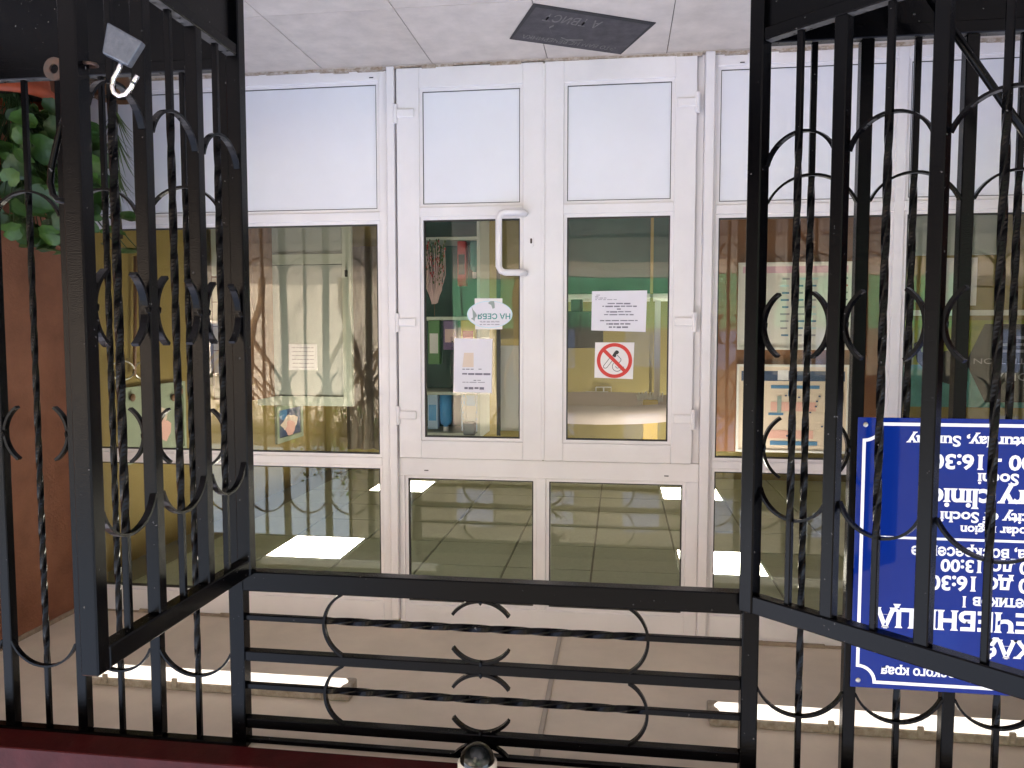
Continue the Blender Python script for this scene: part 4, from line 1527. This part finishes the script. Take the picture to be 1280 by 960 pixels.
# reception kiosk with a round pale canopy and yellow post behind the other door
KY = 6.6
kc = onY(745, 520, KY)
ks = thing('reception_kiosk', (kc.x, KY + 0.2, 0), 'reception kiosk with rounded pale canopy and yellow post behind the notice', 'kiosk')
kz0, kz1 = onY(745, 507, KY - 0.4).z, onY(745, 530, KY - 0.4).z
lathe('canopy', [(0, kz0 + 0.05), (0.66, kz0 + 0.05), (0.72, kz0), (0.74, kz0), (0.74, kz1), (0, kz1)], 'soffit_pink', ks, (kc.x, KY + 0.3, 0), 40)
yp = onY(813, 520, KY)
yb = box('post', yp.x - 0.06, yp.x + 0.06, KY - 0.02, KY + 0.1, onY(813, 500, KY).z, onY(813, 552, KY).z, 'yellow_box', ks, 0.004)
bm = bmesh.new()
for k in range(26):
    xx = yp.x - 0.10 + 0.2 * k / 25
    z0 = onY(813, 497 - rp.uniform(0, 8), KY).z
    add_tube(bm, [(xx, KY + rp.uniform(0, 0.07), onY(813, 502, KY).z), (xx + rp.uniform(-0.015, 0.015), KY + rp.uniform(0, 0.07), z0)], 0.006, 5)
tag(to_obj('fringe', bm, 'white_pack', ks), kind='stuff')
box('post', yp.x - 0.012, yp.x + 0.012, KY + 0.05, KY + 0.075, 0, onY(813, 500, KY).z, 'olive_wall', ks)
box('counter', kc.x - 0.7, kc.x + 0.6, KY + 0.1, KY + 0.7, 0.005, 1.02, 'teal_wall', ks, 0.01)
box('counter_top', kc.x - 0.75, kc.x + 0.65, KY + 0.05, KY + 0.75, 1.02, 1.06, 'white_pack', ks, 0.006)
box('canopy_post', kc.x + 0.55, kc.x + 0.6, KY + 0.5, KY + 0.55, 1.06, kz0 + 0.06, 'white_pack', ks)
box('canopy_post', kc.x - 0.55, kc.x - 0.5, KY + 0.5, KY + 0.55, 1.06, kz0 + 0.06, 'white_pack', ks)
tag(box('computer_monitor', kc.x - 0.05, kc.x + 0.42, KY + 0.25, KY + 0.29, 1.16, 1.48, 'dark_metal', None, 0.006), 'dark monitor seen from behind on the reception counter', 'monitor')
box('stand', kc.x + 0.13, kc.x + 0.23, KY + 0.22, KY + 0.34, 1.0605, 1.16, 'dark_metal', bpy.data.objects['computer_monitor'], 0.004)
for k, (px0, px1, py0, py1) in enumerate(((732, 763, 486, 495), (752, 762, 489, 500))):
    p = onY((px0 + px1) / 2, (py0 + py1) / 2, 8.98)
# wire rack of holders on back wall
wr = thing('wire_rack', (onY(750, 490, 8.97).x, 8.97, onY(750, 500, 8.97).z), 'white wire rack on the olive back wall below the kiosk canopy', 'rack')
for (x0, x1, y0, y1) in ((733, 760, 490, 500), (745, 764, 484, 492)):
    c = [onY(x0, y0, 8.97), onY(x1, y0, 8.97), onY(x1, y1, 8.97), onY(x0, y1, 8.97)]
    tube('wire', c + [c[0]], 0.008, 'white_pack', wr, 6)
    tube('wire', [onY((x0 + x1) / 2, y0, 8.97), onY((x0 + x1) / 2, y1, 8.97)], 0.008, 'white_pack', wr, 6)

# brown partition with two boards
BY = 6.3
bx0, bx1 = onY(1122, 400, BY).x, onY(870, 400, BY).x
bz1 = onY(990, 566, BY).z
bp = thing('brown_partition', ((bx0 + bx1) / 2, BY, 0), 'brown partition carrying two notice boards in the lobby', 'partition')
box('panel', bx0, bx1, BY, BY + 0.06, 0.01, bz1, 'brown_board', bp, 0.004)
box('edge_post', bx0 - 0.05, bx0, BY - 0.02, BY + 0.08, 0.0, bz1 + 0.02, 'brown_board', bp, 0.004)


def board(px0, px1, py0, py1, label, face):
    a, c = onY(px1, py0, BY), onY(px0, py1, BY)
    x0, x1, z0, z1 = a.x, c.x, a.z, c.z
    t = thing('notice_board', ((x0 + x1) / 2, BY - 0.015, z0), label, 'notice board', 'boards on the brown partition')
    bm = bmesh.new()
    f = 0.018
    for q in ((x0, x1, z0, z0 + f), (x0, x1, z1 - f, z1), (x0, x0 + f, z0 + f, z1 - f), (x1 - f, x1, z0 + f, z1 - f)):
        add_box(bm, q[0], q[1], BY - 0.022, BY - 0.001, q[2], q[3])
    to_obj('frame', bm, 'white_pack', t)
    box('board_face', x0 + f, x1 - f, BY - 0.012, BY - 0.003, z0 + f, z1 - f, face, t)
    return t, x0 + f, x1 - f, z0 + f, z1 - f


def bmark(t, x0, x1, z0, z1, u0, u1, v0, v1, m, k=0):
    """u runs from the photo's left, v from the photo's top (bottom of the board upwards)"""
    Y = BY - 0.0128 - 0.0004 * k
    flat_poly('printed_block', [(x1 - (x1 - x0) * u0, z0 + (z1 - z0) * v0), (x1 - (x1 - x0) * u1, z0 + (z1 - z0) * v0), (x1 - (x1 - x0) * u1, z0 + (z1 - z0) * v1), (x1 - (x1 - x0) * u0, z0 + (z1 - z0) * v1)][::-1], Y, m, t)


t, *bb = board(921, 1066, 327, 437, 'white timetable board with pink heading strip on the brown partition', 'paper_warm')
bmark(t, *bb, 0.02, 0.98, 0.02, 0.10, 'magenta_print')
for k in range(9):
    v = 0.16 + 0.085 * k
    for u0 in (0.36, 0.5, 0.62):
        bmark(t, *bb, u0 + rp.uniform(0, 0.03), u0 + rp.uniform(0.07, 0.1), v, v + 0.022, rp.choice(('ink_soft', 'light_blue_print', 'blue_print')))
    bmark(t, *bb, 0.86, 0.98, v, v + 0.016, rp.choice(('red_print', 'ink', 'navy_print')))
t, *bb = board(919, 1062, 456, 564, 'information poster board with blue bars and pink blocks on the brown partition', 'cream_print')
bmark(t, *bb, 0.02, 0.98, 0.05, 0.17, 'navy_print')
bmark(t, *bb, 0.36, 0.46, 0.04, 0.16, 'paper', 1)
kq = 1
for u0, u1, v0, v1, m in ((0.3, 0.75, 0.22, 0.26, 'blue_print'), (0.3, 0.72, 0.42, 0.53, 'pink_print'), (0.28, 0.42, 0.55, 0.58, 'blue_print'), (0.28, 0.70, 0.76, 0.86, 'pink_print'), (0.3, 0.74, 0.89, 0.94, 'blue_print'),
                          (0.46, 0.52, 0.28, 0.35, 'blue_print'), (0.36, 0.4, 0.35, 0.55, 'greygreen_print'), (0.84, 0.96, 0.2, 0.95, 'magenta_print'), (0.88, 0.97, 0.3, 0.42, 'wood')):
    kq += 1
    bmark(t, *bb, u0, u1, v0, v1, m, kq)
for k in range(12):
    u, v = rp.uniform(0.3, 0.8), rp.uniform(0.3, 0.85)
    bmark(t, *bb, u, u + 0.02, v, v + 0.02, 'navy_print', 12 + k)

# far bay: olive screen wall with pale pinboard, paper and dog food poster
QY = 5.6
qx0, qx1 = -3.4, onY(1118, 400, QY).x
qw = thing('display_wall', ((qx0 + qx1) / 2, QY, 0), 'ochre display wall with pinboard and pet food poster beside the sign', 'display wall')
qz1 = 2.12
box('panel', qx0, qx1, QY, QY + 0.05, 0.01, qz1, 'yellow_wall', qw, 0.003)
zr = onY(1200, 391, QY).z
box('white_rail', qx0, qx1, QY - 0.014, QY, zr - 0.018, zr + 0.018, 'white_pack', qw, 0.002)
a, c = onY(1255, 262, QY), onY(1122, 320, QY)
tag(box('pinboard', a.x, c.x, QY - 0.02, QY - 0.001, a.z - 0.1, c.z, 'inner_door_panel', None, 0.003), 'pale grey pinboard low on the ochre display wall', 'board')
a, c = onY(1222, 322, QY), onY(1176, 382, QY)
ps = tag(box('paper_sheet', a.x, c.x, QY - 0.004, QY - 0.001, c.z - (c.z - a.z), c.z, 'paper'), 'white paper sheet on the ochre wall above the pinboard', 'paper')
a, c = onY(1360, 400, QY), onY(1127, 508, QY)
po = thing('pet_food_poster', ((a.x + c.x) / 2, QY, a.z), 'yellow and teal pet food poster with dog silhouette and black hexagon', 'poster')
zmid = onY(1200, 456, QY).z
box('poster_sheet', a.x, c.x, QY - 0.004, QY - 0.001, a.z, zmid, 'poster_yellow', po)
box('poster_sheet', a.x, c.x, QY - 0.004, QY - 0.001, zmid, c.z, 'poster_teal', po)
YQ = QY - 0.0048
flat_poly('dog_silhouette', [(lambda q: (q.x, q.z))(onY(px, py, YQ)) for px, py in ((1142, 430), (1146, 427), (1150, 434), (1152, 440), (1165, 442), (1185, 438), (1200, 440), (1198, 462), (1196, 478), (1186, 480), (1172, 476), (1170, 462), (1156, 462), (1146, 452))], YQ, 'black_print', po)
flat_poly('black_hexagon', [(lambda q: (q.x, q.z))(onY(px, py, YQ - 0.0006)) for px, py in ((1207, 453), (1231, 405), (1310, 405), (1336, 453), (1310, 503), (1231, 503))], YQ - 0.0006, 'black_print', po)
e = onY(1217, 448, YQ)
put_text('NUTRITION', e.x, e.z, 0.036, YQ - 0.0014, 'ink_soft', po, width=0.44)
e = onY(1240, 466, YQ)
put_text('OPIA', e.x, e.z, 0.052, YQ - 0.0014, 'ink_soft', po, width=0.24)
for py, x0 in ((420, 1262), (429, 1240), (437, 1240)):
    p, q = onY(1300, py, YQ), onY(x0, py, YQ)
    dashes(po, p.x, q.x, q.z, 0.02, YQ - 0.0014, 'ink_soft', rnd, (0.03, 0.07))

# ================================================================== STREET behind the camera (it shows in the glass)
hs = thing('white_house', (7.5, -13.5, 0), 'white house across the street mirrored in the glass', 'house')
box('wall', 3.4, 17, -19, -13.5, -0.1, 4.3, 'white_house', hs)
box('roof', 3.0, 17.4, -19.4, -13.1, 4.3, 4.6, 'grey_house', hs)
for k in range(4):
    x = 10.6 + 1.55 * k
    f = box('window', x, x + 1.3, -13.52, -13.46, 1.0, 2.6, 'sign_white', hs)
    box('pane', x + 0.08, x + 1.22, -13.458, -13.45, 1.08, 2.52, 'navy_print', f)
h2 = thing('added_block', (-5, -20, 0), 'tall grey block added across the street to darken the reflections', 'building')
box('wall', -24, 10, -30, -20, -0.1, 16, 'grey_house', h2)  # block put in and enlarged to keep bright sky out of the reflections
for k in range(11):
    for j in range(5):
        x, z = -22.5 + 3 * k, 1.2 + 2.9 * j
        f = box('window', x, x + 1.4, -20.02, -19.96, z, z + 1.5, 'grey_house', h2)
        box('pane', x + 0.09, x + 1.31, -19.958, -19.95, z + 0.08, z + 1.42, 'navy_print', f)
fn = thing('green_fence', (-2, -11.6, 0), 'green sheet metal fence across the street mirrored in the door pane', 'fence')
for k in range(9):
    box('fence_panel', -8 + 1.5 * k, -6.53 + 1.5 * k, -11.62, -11.58, 0.0, 1.25, 'green_fence', fn)
    box('fence_post', -6.53 + 1.5 * k, -6.50 + 1.5 * k, -11.64, -11.56, 0.0, 1.35, 'dark_metal', fn)
# pale delivery van-like parked cars are not readable in the reflections: left out


def bare_tree(x, y, h, seed, label):
    rt_ = random.Random(seed)
    t = thing('street_tree', (x, y, -0.02), label, 'tree', 'bare trees across the street')
    bmt = bmesh.new()
    bmb = bmesh.new()
    leaves = bmesh.new()

    def grow(p, d, L, r, lvl):
        pts = [p]
        dd = d.copy()
        q = p.copy()
        for k in range(4):
            dd = (dd + Vector((rt_.uniform(-.18, .18), rt_.uniform(-.18, .18), rt_.uniform(-.05, .12)))).normalized()
            q = q + dd * L / 4
            pts.append(q.copy())
        add_tube(bmt if lvl == 0 else bmb, pts, r, 7 if lvl < 2 else 4, False, [r * (1 - 0.13 * k) for k in range(5)])
        if lvl >= 4:
            for k in range(3):
                c = pts[rt_.randint(1, 4)] + Vector((rt_.uniform(-.15, .15), rt_.uniform(-.15, .15), rt_.uniform(-.15, .15)))
                u = Vector((rt_.uniform(-1, 1), rt_.uniform(-1, 1), rt_.uniform(-1, 1))).normalized()
                w_ = u.orthogonal().normalized()
                s_ = rt_.uniform(0.03, 0.07)
                leaves.faces.new([leaves.verts.new(c + u * s_ * a_ + w_ * s_ * b_) for a_, b_ in ((-1, 0), (0, -.6), (1, 0), (0, .6))])
            return
        nb = 4 if lvl == 0 else 3
        for k in range(nb):
            az = rt_.uniform(0, 6.28)
            sp = rt_.uniform(0.45, 0.95)
            nd = (dd + Vector((math.cos(az) * sp, math.sin(az) * sp, rt_.uniform(-0.1, 0.35)))).normalized()
            grow(pts[rt_.randint(2, 4)], nd, L * rt_.uniform(0.6, 0.8), r * 0.55, lvl + 1)

    grow(Vector((x, y, -0.02)), Vector((0, 0, 1)), h * 0.36, h * 0.018, 0)
    to_obj('trunk', bmt, 'bark', t, smooth=True)
    to_obj('branches', bmb, 'bark', t, smooth=True)
    tag(to_obj('crown', leaves, 'leaf_light', t), kind='stuff')


for k, (x, y, h, lb) in enumerate(((5.2, -10.6, 6.0, 'bare tree mirrored nearest the door mullion'), (6.9, -10.9, 7.0, 'tall bare tree mirrored in the side glass before the white house'),
                                   (8.8, -10.5, 6.0, 'bare tree mirrored beside the hinge post of the gate'), (2.4, -10.8, 6.5, 'bare tree mirrored in the door pane with the pull sticker'),
                                   (-3.5, -10.7, 7.0, 'bare tree mirrored beside the green fence'))):
    bare_tree(x, y, h, 20 + k, lb)
